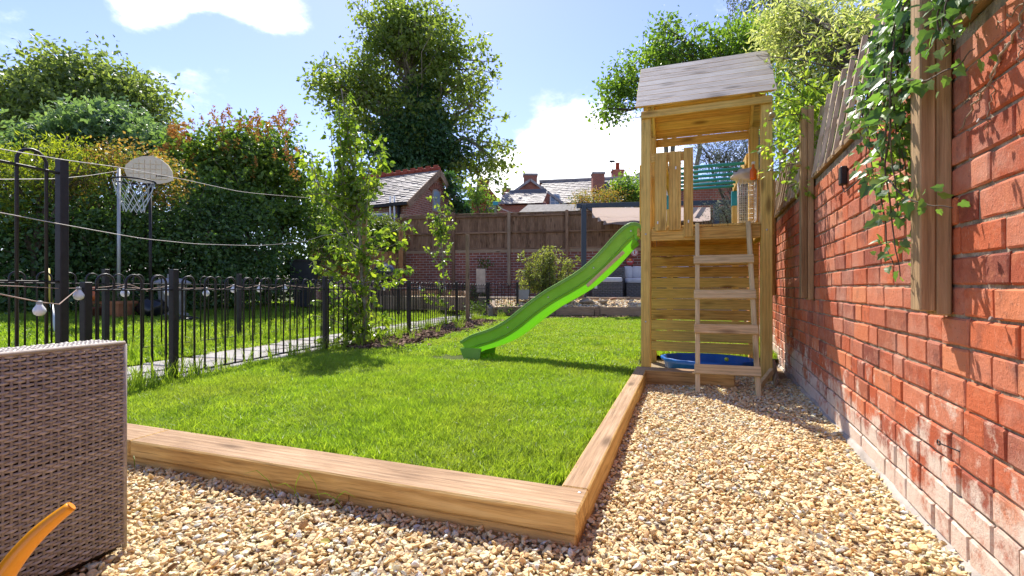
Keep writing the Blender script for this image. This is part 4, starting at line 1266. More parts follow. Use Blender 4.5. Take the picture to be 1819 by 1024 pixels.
# ------------------------------------------------------------------ rattan sofa in the foreground
def weave_mat(name, c1, c2):
    m, nt, b = base_mat(name, 0.42, 0.4)
    v = coords(nt, 'Object', (1, 1, 1), False)
    col = ramp(nt, attr(nt), [(0.0, c1), (1.0, c2)])
    col = mixc(nt, maprange(nt, noise(nt, v, 35, 3), 0.4, 0.7, 0.0, 0.5), col, tuple(x * 0.6 for x in c1))
    nt.links.new(col, b.inputs['Base Color'])
    bump(nt, b, noise(nt, coords(nt, 'Object', (30, 30, 900), False), 1.0, 2), 0.25, 0.002)
    return m
RATTAN = weave_mat("brown_rattan", (0.255, 0.215, 0.180), (0.48, 0.415, 0.355))
RDARK = plain("rattan_core", (0.035, 0.027, 0.022), 0.8, 0.1, 0.2, 8)
def weave(mb, o, eu, ev, nr, Lu, Lv, row, col, amp=0.0030, w=0.42):
    """horizontal strands passing over and under upright stakes; o corner, eu along strand, ev across rows"""
    o, eu, ev, nr = (np.array(tuple(v), float) for v in (o, eu, ev, nr))
    nrow = int(Lv / row); sub = 4
    us = np.arange(0, Lu + 1e-6, col / sub)
    for r in range(nrow):
        ph = (r % 2) * math.pi
        rg = np.random.default_rng(r + 500)
        vc = (r + 0.5) * row + rg.normal(0, 0.0006) + 0.0009 * np.sin(us * rg.uniform(5, 11) + rg.uniform(0, 6))
        off = amp * np.cos(us / col * math.pi + ph) + np.random.default_rng(r).normal(0, 0.0004, len(us))
        P = np.zeros((5, len(us), 3))
        for j, (dv, dn) in enumerate(((-w * 0.98, -0.0022), (-w * 0.55, 0.0006), (0, 0.0013), (w * 0.55, 0.0006), (w * 0.98, -0.0022))):
            P[j] = o + us[:, None] * eu + (vc + dv * row)[:, None] * ev + (off + dn)[:, None] * nr
        mb.grid(P, var=np.tile(np.clip(np.random.default_rng(r + 77).random() * 0.5 + 0.5 * np.sin(us * 90 + r) ** 2, 0, 1), 5))
    for k in range(int(Lu / col) + 1):
        p = o + eu * (k * col)
        mb.bar(p - nr * 0.001, p + ev * Lv - nr * 0.001, 0.006, 0.003, eu, 0.0008, var=0.1)
so = thing("rattan_sofa", (-1.75, 0.35, 0), "brown woven rattan sofa at the lower left, seen from its side", "sofa")
SX, SY0, SY1, ST = -1.63, -0.75, 0.98, 0.655
mb = MB(); mb.box((SX - 0.07, (SY0 + SY1) / 2, ST / 2 + 0.005), (0.126, SY1 - SY0 - 0.012, ST - 0.014), b=0.012); mb.build("backrest_core", RDARK, so)
mb = MB(); weave(mb, (SX, SY1, 0.03), (0, -1, 0), (0, 0, 1), (1, 0, 0), SY1 - SY0, ST - 0.035, 0.0098, 0.0165)
o_ = mb.build("weave_panel", RATTAN, so, smooth=True); o_["kind"] = "stuff"
mb = MB(); weave(mb, (SX + 0.002, SY1, ST - 0.002), (0, -1, 0), (-1, 0, 0), (0, 0, 1), SY1 - SY0, 0.14, 0.0098, 0.0165)
o_ = mb.build("weave_top", RATTAN, so, smooth=True); o_["kind"] = "stuff"
mb = MB(); weave(mb, (SX, SY1 + 0.001, 0.03), (-1, 0, 0), (0, 0, 1), (0, 1, 0), 0.14, ST - 0.035, 0.0098, 0.0165)
o_ = mb.build("weave_end", RATTAN, so, smooth=True); o_["kind"] = "stuff"
mb = MB(); mb.tube([(SX - 0.002, SY1 + 0.0005, 0.02), (SX - 0.002, SY1 + 0.0005, ST - 0.008)], 0.0065, 8, var=0.6)
mb.tube([(SX - 0.001, SY1, ST - 0.004), (SX - 0.001, SY0, ST - 0.004)], 0.006, 8, var=0.7); mb.build("piping", RATTAN, so, smooth=True)
mb = MB(); mb.box((SX - 0.42, 0.115, 0.17), (0.55, 1.71, 0.30), b=0.01); mb.build("seat_base", RATTAN, so)
GREYC = plain("grey_cushion", (0.30, 0.30, 0.31), 0.9, 0.15, 0.1, 8, bumpy=0.3, bscale=200)
mb = MB(); mb.box((SX - 0.44, 0.115, 0.38), (0.52, 1.66, 0.115), b=0.03); mb.build("seat_cushion", GREYC, so, smooth=True)
for x in (SX - 0.05, SX - 0.64):
    for y in (SY0 + 0.05, SY1 - 0.05):
        mb = MB(); mb.lathe([(0.02, -0.01), (0.02, 0.03)], (x, y, 0), 10); mb.build("foot", IRON, so)

# orange toy handle in the corner
ORANGE = plain("amber_plastic", (0.82, 0.33, 0.008), 0.28, 0.5, 0.04, 3)
hp = [at(126, 1.06, 900), at(97, 1.045, 922), at(66, 1.03, 949), at(36, 1.015, 982), at(8, 1.0, 1020), at(-22, 0.985, 1075), at(-60, 0.965, 1190)]
P = np.array([tuple(v) for v in hp]); t0 = np.arange(7); t1 = np.linspace(0, 6, 31)
Q = np.stack([np.interp(t1, t0, P[:, i]) for i in range(3)], 1)
for _ in range(4):
    Q[1:-1] = (Q[:-2] + 2 * Q[1:-1] + Q[2:]) / 4
hd = thing("toy_spade", tuple(hp[-1]), "curved orange plastic toy spade handle in the bottom left corner", "toy spade")
mb = MB(); mb.tube(Q, np.interp(np.arange(31), [0, 8, 22, 30], [0.0115, 0.0155, 0.0205, 0.0220]), 18); mb.build("handle", ORANGE, hd, smooth=True)
mb = MB()
d0 = Q[0] - Q[1]; d0 /= np.linalg.norm(d0)
mb.tube([Q[0] + d0 * 0.0005, Q[0] + d0 * 0.0025], [0.0103, 0.0098], 18); mb.build("end_cap", plain("dull_orange_plastic", (0.70, 0.25, 0.03), 0.5, 0.3, 0.15, 40), hd)
e = Q[-1]
mb = MB(); mb.grid(np.array([[(e[0] - 0.05 * s - 0.10 * t_ * 0.4, e[1] - 0.15 * t_, e[2] + 0.02 + 0.02 * abs(s) - 0.015 * t_) for s in (-1.4, -1, 0, 1, 1.4)] for t_ in np.linspace(-0.1, 1, 5)])); mb.build("blade", ORANGE, hd, smooth=True)

# ------------------------------------------------------------------ basketball hoop
hp0 = at(238, 8.4); zg = zleft(hp0.x, hp0.y)
bk = thing("basketball_hoop", (hp0.x, hp0.y, zg), "basketball hoop with cream fan-shaped backboard and net on two poles", "basketball hoop")
GALV = plain("galvanised_pole", (0.46, 0.45, 0.43), 0.45, 0.5, 0.15, 6, 0.4)
CREAM = plain("cream_moulded_board", (0.90, 0.72, 0.50), 0.6, 0.3, 0.06, 4)
for px, py, m_, r in ((211, 300, GALV, 0.027), (267, 325, IRON, 0.024)):
    p = at(px, 8.5, py); mb = MB(); mb.tube([(p.x, p.y, zg - 0.1), (p.x, p.y, p.z)], r, 10); mb.build("pole", m_, bk, smooth=True)
c = at(264, 8.42, 304); ex = Vector((CS, SN, 0)); ex = (ex + Vector((-SN, CS, 0)) * 0.25).normalized(); ez = Vector((0, 0, 1)); en = ex.cross(ez)
out = [(-0.313, -0.157), (-0.365, -0.017), (-0.348, 0.087), (-0.244, 0.191), (-0.104, 0.252), (0.044, 0.270), (0.174, 0.226), (0.296, 0.122), (0.357, 0.017), (0.374, -0.148), (0.287, -0.191), (0.157, -0.222), (-0.087, -0.217)]
mb = MB(); mb.prism(out, tuple(en * -0.03), tuple(c), tuple(ex), tuple(ez)); board = mb.build("backboard", CREAM, bk)
# quilted pads
poly = np.array(out)
for gx in np.arange(-0.40, 0.42, 0.086):
    for gz in np.arange(-0.23, 0.30, 0.086):
        q = np.array([[gx + 0.043 + a * 0.036, gz + 0.043 + b * 0.036] for a in (-1, 1) for b in (-1, 1)])
        if in_poly(q, out).all():
            p = c + ex * (gx + 0.043) + ez * (gz + 0.043) + en * 0.004
            V, F, _ = cbox(0.080, 0.080, 0.016, 0.007)
            mb = MB(); mb.add(V, F, Matrix(((ex.x, ez.x, en.x, p.x), (ex.y, ez.y, en.y, p.y), (ex.z, ez.z, en.z, p.z), (0, 0, 0, 1))))
            mb.build("pad", CREAM, board)
mb = MB()
p = c + ex * 0.23 + ez * -0.085 + en * 0.0145
mb.bar(p - ex * 0.08, p + ex * 0.08, 0.016, 0.003, ez, 0.0005); mb.bar(p - ex * 0.10 - ez * 0.016, p - ex * 0.10 + ez * 0.016, 0.014, 0.003, ex, 0.0005)
mb.build("logo_strip", IRON, board)
rc = at(238, 8.12, 322)
ring = [(rc.x + 0.295 * math.cos(a), rc.y + 0.295 * math.sin(a), rc.z) for a in np.linspace(0, 2 * math.pi, 33)[:-1]]
mb = MB(); mb.tube(ring, 0.014, 8, closed=True); mb.bar(rc + Vector((-SN, CS, 0)) * 0.28, rc + Vector((-SN, CS, 0)) * 0.33 + ex * 0.1, 0.16, 0.03, ex); mb.build("rim", IRON, bk, smooth=True)
mb = MB()
NL = [(0.29, 0), (0.265, -0.12), (0.225, -0.24), (0.185, -0.36), (0.150, -0.44), (0.145, -0.52)]
for s in range(12):
    for sg in (-1, 1):
        pts = []
        for k, (r, z) in enumerate(NL):
            a = 2 * math.pi * (s + sg * (0.5 * k if k < 6 else 0) * (1 if k > 0 else 0)) / 12
            pts.append((rc.x + r * math.cos(a), rc.y + r * math.sin(a), rc.z + z))
        mb.tube(pts, 0.0045, 4)
mb.build("net", WIRE, bk)

# ------------------------------------------------------------------ pots and bits along the hedge
TERRA = plain("terracotta", (0.42, 0.165, 0.075), 0.85, 0.15, 0.25, 6, bumpy=0.2)
STONEG = plain("weathered_stone", (0.30, 0.27, 0.23), 0.9, 0.15, 0.3, 7, bumpy=0.6, bscale=30)
BLACKP = plain("black_polythene", (0.012, 0.012, 0.014), 0.28, 0.5, 0.2, 8)
LEAFY_DARK = leaf_mat("laurel_leaf", [(0.036, 0.075, 0.032), (0.065, 0.125, 0.042), (0.10, 0.18, 0.054), (0.17, 0.26, 0.07)], 0.36, 0.36, spec=0.45)
def tapered_box(mb, c, w0, d0, w1, d1, h, rz):
    V = [(-w0 / 2, -d0 / 2, 0), (w0 / 2, -d0 / 2, 0), (w0 / 2, d0 / 2, 0), (-w0 / 2, d0 / 2, 0), (-w1 / 2, -d1 / 2, h), (w1 / 2, -d1 / 2, h), (w1 / 2, d1 / 2, h), (-w1 / 2, d1 / 2, h)]
    F = [[0, 3, 2, 1], [4, 5, 6, 7], [0, 1, 5, 4], [1, 2, 6, 5], [2, 3, 7, 6], [3, 0, 4, 7]]
    return mb.add(V, F, Matrix.Translation(Vector(tuple(c))) @ Matrix.Rotation(rz, 4, 'Z'))
def bush_leaves(root, c, r, n, leaf, mat, tmpl=LEAF2, up=0.4, name="foliage"):
    d = rand_dirs(n); P = np.array(tuple(c)) + d * np.array(r) * (RNG.random(n) ** 0.4)[:, None]
    ax = d + rand_dirs(n) * 0.7; nr = rand_dirs(n) + np.array([0, 0, up])
    leaf_object(name, tmpl, P, ax, nr, leaf * RNG.uniform(0.6, 1.2, n), RNG.random(n), mat, root)
GREEN_MID = leaf_mat("soft_green_leaf", [(0.035, 0.070, 0.018), (0.065, 0.12, 0.026), (0.11, 0.17, 0.040), (0.16, 0.22, 0.06)], 0.42)
p = at(204, 8.3); z0 = zleft(p.x, p.y)
t = thing("terracotta_trough", (p.x, p.y, z0), "square terracotta planter with grey-green herbs by the hedge", "planter")
mb = MB(); tapered_box(mb, (p.x, p.y, z0), 0.40, 0.34, 0.45, 0.38, 0.27, YAW); mb.build("pot", TERRA, t)
mb = MB(); tapered_box(mb, (p.x, p.y, z0 + 0.235), 0.49, 0.42, 0.49, 0.42, 0.05, YAW); mb.build("pot_rim", TERRA, t)
bush_leaves(t, (p.x, p.y, z0 + 0.38), (0.24, 0.22, 0.13), 420, 0.05, GREEN_MID, LANCE)
p = at(165, 8.0); z0 = zleft(p.x, p.y)
t = thing("plant_pot", (p.x, p.y, z0), "small dark brown plant pot holding an orange ornament", "plant pot")
mb = MB(); mb.lathe([(0.10, 0), (0.13, 0.16), (0.145, 0.165), (0.145, 0.20), (0.12, 0.20), (0.12, 0.17)], (p.x, p.y, z0), 18); mb.build("pot", plain("dark_terracotta", (0.14, 0.045, 0.028), 0.8, 0.2, 0.2, 7), t, smooth=True)
bush_leaves(t, (p.x - 0.02, p.y, z0 + 0.28), (0.13, 0.12, 0.13), 160, 0.05, LEAFY_DARK)
mb = MB(); mb.lathe([(0.05, 0), (0.075, 0.06), (0.07, 0.13), (0.03, 0.19), (0.01, 0.24)], (p.x + 0.06, p.y - 0.02, z0 + 0.30), 14); mb.build("ornament", plain("orange_glaze", (0.62, 0.13, 0.03), 0.35, 0.5, 0.1, 6), t, smooth=True)
p = at(306, 8.9); z0 = zleft(p.x, p.y)
t = thing("stone_pedestal", (p.x, p.y, z0), "squat grey stone pedestal with domed slate cap near the hedge", "pedestal")
mb = MB(); mb.lathe([(0.26, -0.05), (0.26, 0.05), (0.21, 0.08), (0.215, 0.40), (0.235, 0.58), (0.235, 0.60)], (p.x, p.y, z0), 16); mb.build("body", STONEG, t, smooth=False)
mb = MB(); mb.lathe([(0.29, 0.60), (0.30, 0.635), (0.20, 0.70), (0.08, 0.72), (0.08, 0.79), (0.03, 0.80)], (p.x, p.y, z0), 16); mb.build("cap", SLATE_GREY, t)
p = at(268, 8.6); z0 = zleft(p.x, p.y)
lump("rubbish_sack", (p.x, p.y, z0 + 0.16), (0.24, 0.22, 0.20), 0.10, 5, BLACKP, freq=3.5, label="crumpled shiny black plastic sack beside the stone pedestal", cat="sack")
p = at(330, 8.4); z0 = zleft(p.x, p.y)
lump("polythene_sheet", (p.x - 0.1, p.y, z0 + 0.03), (0.30, 0.22, 0.06), 0.16, 8, BLACKP, freq=4, label="flat black polythene heap on the side lawn edge", cat="sheet")
p0, p1 = at(99, 6.3, 592), at(83, 6.6, 478)
t = thing("garden_tool", tuple(p0), "yellow and white handled garden tool leaning in the hedge", "garden tool")
mb = MB(); mb.tube([p0, p0.lerp(p1, 0.45)], 0.018, 8); mb.build("shaft", WIRE, t, smooth=True)
mb = MB(); mb.tube([p0.lerp(p1, 0.45), p0.lerp(p1, 0.8), p1 + Vector((0.03, 0, 0))], 0.021, 8); mb.build("grip", plain("yellow_grip", (0.55, 0.42, 0.06), 0.5, 0.3, 0.15, 8), t, smooth=True)
p = at(541, 12.2); z0 = 0.30
t = thing("square_planter", (p.x, p.y, z0), "tall tapered black planter standing at the lilac's foot", "planter")
mb = MB(); tapered_box(mb, (p.x, p.y, z0 + 0.05), 0.38, 0.38, 0.62, 0.62, 1.15, YAW + 0.2); mb.build("pot", plain("black_resin", (0.02, 0.022, 0.03), 0.5, 0.4, 0.2, 5), t)
mb = MB(); tapered_box(mb, (p.x, p.y, z0 + 1.18), 0.66, 0.66, 0.66, 0.66, 0.05, YAW + 0.2); mb.build("pot_rim", IRON, t)
p = at(683, 13.2); z0 = 0.30
t = thing("barbecue", (p.x, p.y, z0), "black kettle barbecue standing behind the pear tree", "barbecue")
mb = MB(); mb.lathe([(0.05, 0.62), (0.24, 0.70), (0.32, 0.86), (0.32, 0.90)], (p.x, p.y, z0), 18); mb.build("bowl", IRON, t, smooth=True)
mb = MB(); mb.lathe([(0.33, 0.90), (0.31, 1.02), (0.22, 1.14), (0.05, 1.20), (0.04, 1.24)], (p.x, p.y, z0), 18); mb.build("lid", plain("dark_blue_enamel", (0.03, 0.035, 0.055), 0.25, 0.5, 0.1, 5), t, smooth=True)
for a in (0.4, 2.5, 4.6):
    mb = MB(); mb.tube([(p.x + 0.15 * math.cos(a), p.y + 0.15 * math.sin(a), z0 + 0.72), (p.x + 0.34 * math.cos(a), p.y + 0.34 * math.sin(a), z0 - 0.02)], 0.014, 6); mb.build("leg", IRON, t)

# ------------------------------------------------------------------ back of the garden
def cam_box(mb, px0, px1, d0, d1, py0, py1, dref=None, b=0.004, var=0.0):
    """box aligned with the back boundary; py0 top, py1 bottom measured at d0"""
    a, c = at(px0, d0, py1), at(px1, d0, py0)
    w = (px1 - px0) / 850 * d0
    mid = (Vector((a.x, a.y, 0)) + Vector((c.x, c.y, 0))) / 2 + Vector((-SN, CS, 0)) * (d1 - d0) / 2
    return mb.box((mid.x, mid.y, (a.z + c.z) / 2), (w, d1 - d0, c.z - a.z), YAW, b, var)
def cam_board(name, px0, py0, px1, py1, depth, w, t_, mat, parent, vert=False, depth1=None):
    a, b = at(px0, depth, py0), at(px1, depth1 or depth, py1)
    side = Vector((0, 0, 1)) if not vert else Vector((CS, SN, 0))
    return timber(name, a, b, w, t_, side, mat, parent, 0.006)

# terrace behind the lawn, at sofa level
tz = 0.56
pts = [at(850, 13.3), at(1340, 13.3), at(1340, 16.2), at(850, 17.0)]
mb = MB(); mb.prism([(p.x, p.y) for p in pts], (0, 0, tz + 0.1), (0, 0, -0.1), (1, 0, 0), (0, 1, 0))
TERR = soil_mat("terrace_grit", (0.26, 0.20, 0.14), (0.42, 0.35, 0.27), 12)
mb.build("terrace", TERR, kind="structure")
pts = [at(868, 12.35), at(1340, 12.35), at(1340, 13.35), at(860, 13.35)]
mb = MB(); zz = (0.30, 0.30, 0.52, 0.50)
V = [(p.x, p.y, z) for p, z in zip(pts, zz)] + [(p.x, p.y, -0.05) for p in pts]
mb.add(V, [[0, 1, 2, 3], [4, 5, 1, 0], [5, 6, 2, 1], [6, 7, 3, 2], [7, 4, 0, 3]]); mb.build("bed_soil", TERR, kind="structure")
rb = thing("raised_bed_edging", tuple(at(1000, 12.3, 560)), "weathered timber edging of the raised bed at the lawn's far end", "edging")
for px0, px1, py in ((880, 985, 553), (987, 1055, 553), (1056, 1065, 553.5), (1066, 1160, 553.5), (1162, 1300, 553.5)):
    cam_board("edging_board", px0, py, px1, py, 12.32, 0.22, 0.06, W_OLD, rb)
cam_board("edging_board", 1062, 547, 1140, 531, 12.42, 0.05, 0.10, W_OLD, rb, depth1=13.6)
cam_board("edging_board", 1066, 541, 1160, 540, 12.9, 0.07, 0.08, W_OLD, rb)
cam_board("edging_board", 1050, 532, 1200, 532, 13.3, 0.10, 0.08, W_OLD, rb)
cam_board("edging_board", 878, 553, 866, 535, 12.32, 0.20, 0.06, W_OLD, rb, depth1=13.6)
# bark and grit in the bed and along its foot
CHIP = plain("bark_chip", (0.16, 0.095, 0.060), 0.9, 0.1, 0.4, 3)
chips = []
for i in range(5):
    V, F, _ = cbox(1.0, 0.42, 0.18, 0.05); V = np.array(V) + np.random.default_rng(i).normal(0, 0.07, (len(V), 3))
    chips.append(bpy.data.objects.new("chip", np_mesh("chip", V, F, np.zeros(len(V)), mats=[plain("bark_chip_tone", (0.09 + 0.05 * i, 0.055 + 0.032 * i, 0.035 + 0.022 * i), 0.9, 0.1, 0.3, 3)])))
def chip_scatter(name, P3, s0, s1, vs):
    n = len(P3)
    scatter(name, P3, vs, np.column_stack([RNG.normal(0, 0.4, n), RNG.normal(0, 0.4, n), RNG.uniform(0, 6.28, n)]), np.repeat(RNG.uniform(s0, s1, n)[:, None], 3, 1), RNG.integers(0, len(vs), n))
y = RNG.uniform(4.9, 10.2, 4200); x = fx(0) - 0.13 * y + 0.42 + RNG.normal(0, 0.24, 4200)
x = np.maximum(x, fx(0) - 0.13 * y + 0.04)
chip_scatter("bark_mulch", np.column_stack([x, y, 0.072 + RNG.random(4200) * 0.022]), 0.025, 0.075, chips)
def strip(n, px0, px1, d0, d1, z0, z1):
    out = []
    for _ in range(n):
        d = RNG.uniform(d0, d1); p = at(RNG.uniform(px0, px1), d)
        out.append((p.x, p.y, z0 + (z1 - z0) * (d - d0) / (d1 - d0) + RNG.uniform(0, 0.02)))
    return np.array(out)
chip_scatter("bed_mulch", strip(1600, 940, 1330, 11.7, 12.25, 0.075, 0.085), 0.03, 0.09, chips)
chip_scatter("bed_grit", strip(2600, 880, 1330, 12.4, 13.35, 0.305, 0.50), 0.02, 0.055, stones)
ROCK = plain("sandstone_rock", (0.34, 0.27, 0.20), 0.9, 0.15, 0.35, 5, bumpy=0.8, bscale=14)
ROCKR = plain("reddish_rock", (0.30, 0.17, 0.12), 0.9, 0.15, 0.35, 5, bumpy=0.8, bscale=14)
g_ = "rocks in the raised bed"
for i, (px, py, r, m_, lab) in enumerate([
        (1025, 520, (0.24, 0.20, 0.20), ROCK, "largest grey boulder standing on the raised bed beneath the slide"),
        (1005, 534, (0.17, 0.13, 0.08), ROCK, "flat tan rock directly left of the largest boulder's foot"),
        (1042, 536, (0.20, 0.14, 0.08), ROCK, "broad flat tan rock right of the largest boulder"),
        (993, 530, (0.12, 0.12, 0.07), ROCKR, "reddish rock furthest left on the raised bed"),
        (1013, 527, (0.11, 0.10, 0.08), ROCKR, "small reddish rock tucked behind the largest boulder"),
        (1072, 536, (0.16, 0.12, 0.06), ROCK, "low pale rock in front of the far rattan sofa"),
        (1090, 531, (0.12, 0.10, 0.05), ROCKR, "small brown rock nearest the far sofa's corner"),
        (980, 537, (0.10, 0.09, 0.06), ROCK, "smallest tan rock behind the slide's middle")]):
    p = at(px, 12.75 if i else 12.85, py)
    lump("rock", tuple(p), r, 0.07, 30 + i, m_, False, 2.4, None, lab, "rock", g_, cut=6)

# brick retaining wall and boarded fence
BRICK_FAR = brick_tex_mat("dark_red_brickwork", (0.38, 0.125, 0.075), (0.25, 0.080, 0.055), (0.52, 0.45, 0.39), dirt=0.5)
BRICK_HOUSE = brick_tex_mat("house_brickwork", (0.46, 0.145, 0.078), (0.34, 0.105, 0.062), (0.42, 0.32, 0.26), dirt=0.35)
BRICK_SHED = brick_tex_mat("outbuilding_brickwork", (0.40, 0.18, 0.11), (0.27, 0.115, 0.08), (0.52, 0.44, 0.37), dirt=0.35)
def long_wall(name, p0, p1, z0, z1, thick, mat, label):
    d = p1 - p0; L = Vector((d.x, d.y, 0)).length; ang = math.atan2(d.y, d.x)
    V, F, _ = cbox(L, thick, z1 - z0, 0.005)
    c = (p0 + p1) / 2
    me = np_mesh(name, V, F, np.zeros(len(V)), mats=[mat])
    o = link(name, me, Matrix.Translation((c.x, c.y, (z0 + z1) / 2)) @ Matrix.Rotation(ang, 4, 'Z'))
    return tag(o, label, "wall")
B0, B1 = at(700, 17.15), at(1330, 15.1)
def bpt(t_, z, off=0.0):
    p = B0.lerp(B1, t_); d = (B1 - B0).normalized(); n_ = Vector((d.y, -d.x, 0))
    q = p + n_ * off; return Vector((q.x, q.y, z))
long_wall("retaining_wall", B0, B1, -0.1, 2.06, 0.24, BRICK_FAR, "dark red brick retaining wall below the boarded fence at the garden's end")
bf = thing("board_fence", tuple(bpt(0.3, 2.08)), "dark brown weathered board fence on top of the far brick wall", "fence")
Lb = (Vector((B1.x, B1.y, 0)) - Vector((B0.x, B0.y, 0))).length
bays = [0.03, 0.19, 0.355, 0.52, 0.685, 0.85, 0.995]
for k, tb in enumerate(bays):
    timber("post", bpt(tb, 0.9, 0.16), bpt(tb, 3.42, 0.16), 0.10, 0.09, (B1 - B0), W_FENCE if k % 2 else W_OLD, bf, 0.006)
    if k + 1 < len(bays):
        t1 = bays[k + 1]
        nb = 14
        for i in range(nb):
            tt_ = tb + (t1 - tb) * (i + 0.5) / nb
            timber("fence_board", bpt(tt_, 2.10, 0.06 + 0.01 * (i % 2)), bpt(tt_ + random.uniform(-0.0005, 0.0005), 3.36 + random.uniform(-0.015, 0.01), 0.06 + 0.01 * (i % 2)), (t1 - tb) * Lb / nb * 1.12, 0.014, (B1 - B0), W_FENCE, bf, 0.002)
        for z in (2.16, 2.72, 3.28):
            timber("rail", bpt(tb, z, 0.105), bpt(t1, z, 0.105), 0.06, 0.04, (0, 0, 1), W_FENCE, bf, 0.004)
        timber("capping", bpt(tb + 0.001, 3.385, 0.065), bpt(t1 - 0.001, 3.385, 0.065), 0.075, 0.03, (B1 - B0).cross(Vector((0, 0, 1))), W_OLD, bf, 0.004)
timber("gravel_board", bpt(0.02, 2.08, 0.10), bpt(0.99, 2.08, 0.10), 0.10, 0.05, (0, 0, 1), W_OLD, bf)
# side return of that fence
rf = thing("board_fence", tuple(at(716, 16.6)), "narrow brown fence panel with leaning capping beside the brick outbuilding", "fence")
for i in range(4):
    px = 704 + i * 5
    cam_board("fence_board", px, 470, px, 392 - i * 1.5, 16.6, 0.095, 0.015, W_FENCE, rf, True)
cam_board("capping", 701, 391, 722, 385, 16.55, 0.05, 0.06, W_OLD, rf)
# orange-brown closeboard panel and post further left
W_ORANGE = wood("orange_fence_board", (0.26, 0.115, 0.04), (0.42, 0.20, 0.075), (0.52, 0.28, 0.12), 0.8, True)
of = thing("low_panel_fence", tuple(at(640, 14.6, 500)), "orange-brown low panel fence behind the barbecue", "fence")
for i in range(20):
    px = 556 + i * 7.6
    cam_board("fence_board", px, 500, px, 446 + 2 * (i % 2), 14.6, 0.125, 0.016, W_ORANGE, of, True)
for px in (588, 712):
    cam_board("post", px, 505, px, 405 if px > 650 else 436, 14.5, 0.12, 0.10, W_ORANGE, of, True)
# timber planter with pebbles left of the path end
lb = thing("timber_raised_bed", tuple(at(740, 12.9, 552)), "pale timber raised bed with pebbles beside the far path", "raised bed")
cam_board("edging_board", 655, 538, 832, 540, 13.0, 0.36, 0.07, W_OLD, lb)
cam_board("edging_board", 655, 527, 832, 527, 14.1, 0.34, 0.07, W_OLD, lb)
cam_board("edging_board", 656, 538, 666, 527, 13.0, 0.34, 0.07, W_OLD, lb, depth1=14.1)
cam_board("edging_board", 831, 538, 826, 527, 13.0, 0.34, 0.07, W_OLD, lb, depth1=14.1)
q = [at(657, 13.0), at(831, 13.0), at(826, 14.1), at(666, 14.1)]
mb = MB(); mb.add([(p.x, p.y, 0.54) for p in q], [[0, 1, 2, 3]]); mb.build("pebble_fill", TERR, lb)
chip_scatter("bed_pebbles", strip(900, 660, 826, 13.05, 14.05, 0.545, 0.55), 0.03, 0.06, stones)
mb = MB(); cam_box(mb, 846, 862, 14.6, 14.8, 478, 520); mb.build("timber_block", plain("pale_plywood", (0.50, 0.42, 0.33), 0.8, 0.2, 0.2, 6), label="pale upright timber block behind the far railings", cat="block")
mb = MB(); p = at(928, 13.0, 532); tapered_box(mb, tuple(p), 0.30, 0.24, 0.38, 0.3, 0.26, YAW); mb.build("grey_trough", plain("grey_stone_trough", (0.34, 0.35, 0.36), 0.8, 0.2, 0.15, 6), label="grey rectangular trough planter beside the low end gate", cat="planter")

# ------------------------------------------------------------------ pergola and far sofa
SLATEP = plain("anthracite_metal", (0.055, 0.066, 0.085), 0.5, 0.4, 0.1, 5)
FABRIC = leaf_mat("beige_canopy", [(0.52, 0.46, 0.43), (0.58, 0.51, 0.48)], 0.42, 0.9, (1.1, 1.0, 0.95), 0.1)
pg = thing("pergola", (at(1150, 13.5).x, at(1150, 13.5).y, tz), "anthracite metal pergola with beige fabric canopy over the far seating", "pergola")
def cpost(px, d, ytop, w=0.13):
    a = at(px, d, ytop); timber("post", (a.x, a.y, tz - 0.05), tuple(a), w, w, (CS, SN, 0), SLATEP, pg, 0.006)
cpost(1037, 13.4, 364); cpost(1272, 13.4, 364); cpost(1075, 15.9, 386, 0.13); cpost(1290, 15.8, 388, 0.13)
cam_board("beam", 1024, 366, 1320, 359, 13.4, 0.13, 0.06, SLATEP, pg)
cam_board("beam", 1060, 388, 1300, 387, 15.9, 0.13, 0.06, SLATEP, pg)
for px0, px1 in ((1040, 1075), (1270, 1290)):
    cam_board("beam", px0, 366, px1, 388, 13.4, 0.12, 0.05, SLATEP, pg, depth1=15.9)
for d, px0, px1, ytop, drop in ((13.5, 1052, 1262, 369, 0.30), (14.3, 1062, 1262, 377, 0.28), (15.2, 1072, 1262, 384, 0.28)):
    n_ = 26; P = np.zeros((8, n_, 3))
    for i in range(n_):
        px = px0 + (px1 - px0) * i / (n_ - 1)
        for j in range(8):
            a = at(px, d + 0.10 * j, ytop)
            zt = a.z - drop * math.sin(math.pi * min(1, j / 7)) - 0.02 * math.sin(i * 1.1 + j * 0.7) * math.sin(math.pi * j / 7)
            a2 = at(px, d + (0.0 if j < 4 else 0.05) + 0.02 * math.sin(i * 0.9), ytop)
            P[j, i] = (a.x, a.y, zt)
    mb = MB(); mb.grid(P, var=0.5); mb.build("canopy", FABRIC, pg, smooth=True)
RATTANG = weave_mat("grey_rattan", (0.075, 0.068, 0.066), (0.17, 0.16, 0.155))
CUSH = plain("pale_grey_cushion", (0.55, 0.56, 0.60), 0.9, 0.15, 0.08, 8, bumpy=0.3, bscale=200)
def rattan_block(name, px0, px1, d0, d1, py0, py1, parent):
    mb = MB(); cam_box(mb, px0, px1, d0, d1, py0, py1, b=0.01)
    a = at(px0, d0, py1); w = (px1 - px0) / 850 * d0; h = (py1 - py0) * d0 / 850
    weave(mb, a - Vector((-SN, CS, 0)) * 0.006, (CS, SN, 0), (0, 0, 1), (SN, -CS, 0), w, h, 0.052, 0.075, 0.008)
    o = mb.build(name, RATTANG, parent)
    return o
fs = thing("rattan_armchair", tuple(at(1077, 13.9, 529)), "grey rattan armchair with pale cushion at the pergola's left side", "armchair")
rattan_block("seat_base", 1052, 1106, 13.9, 14.6, 501, 528, fs)
rattan_block("backrest", 1058, 1110, 14.62, 14.76, 474, 528, fs)
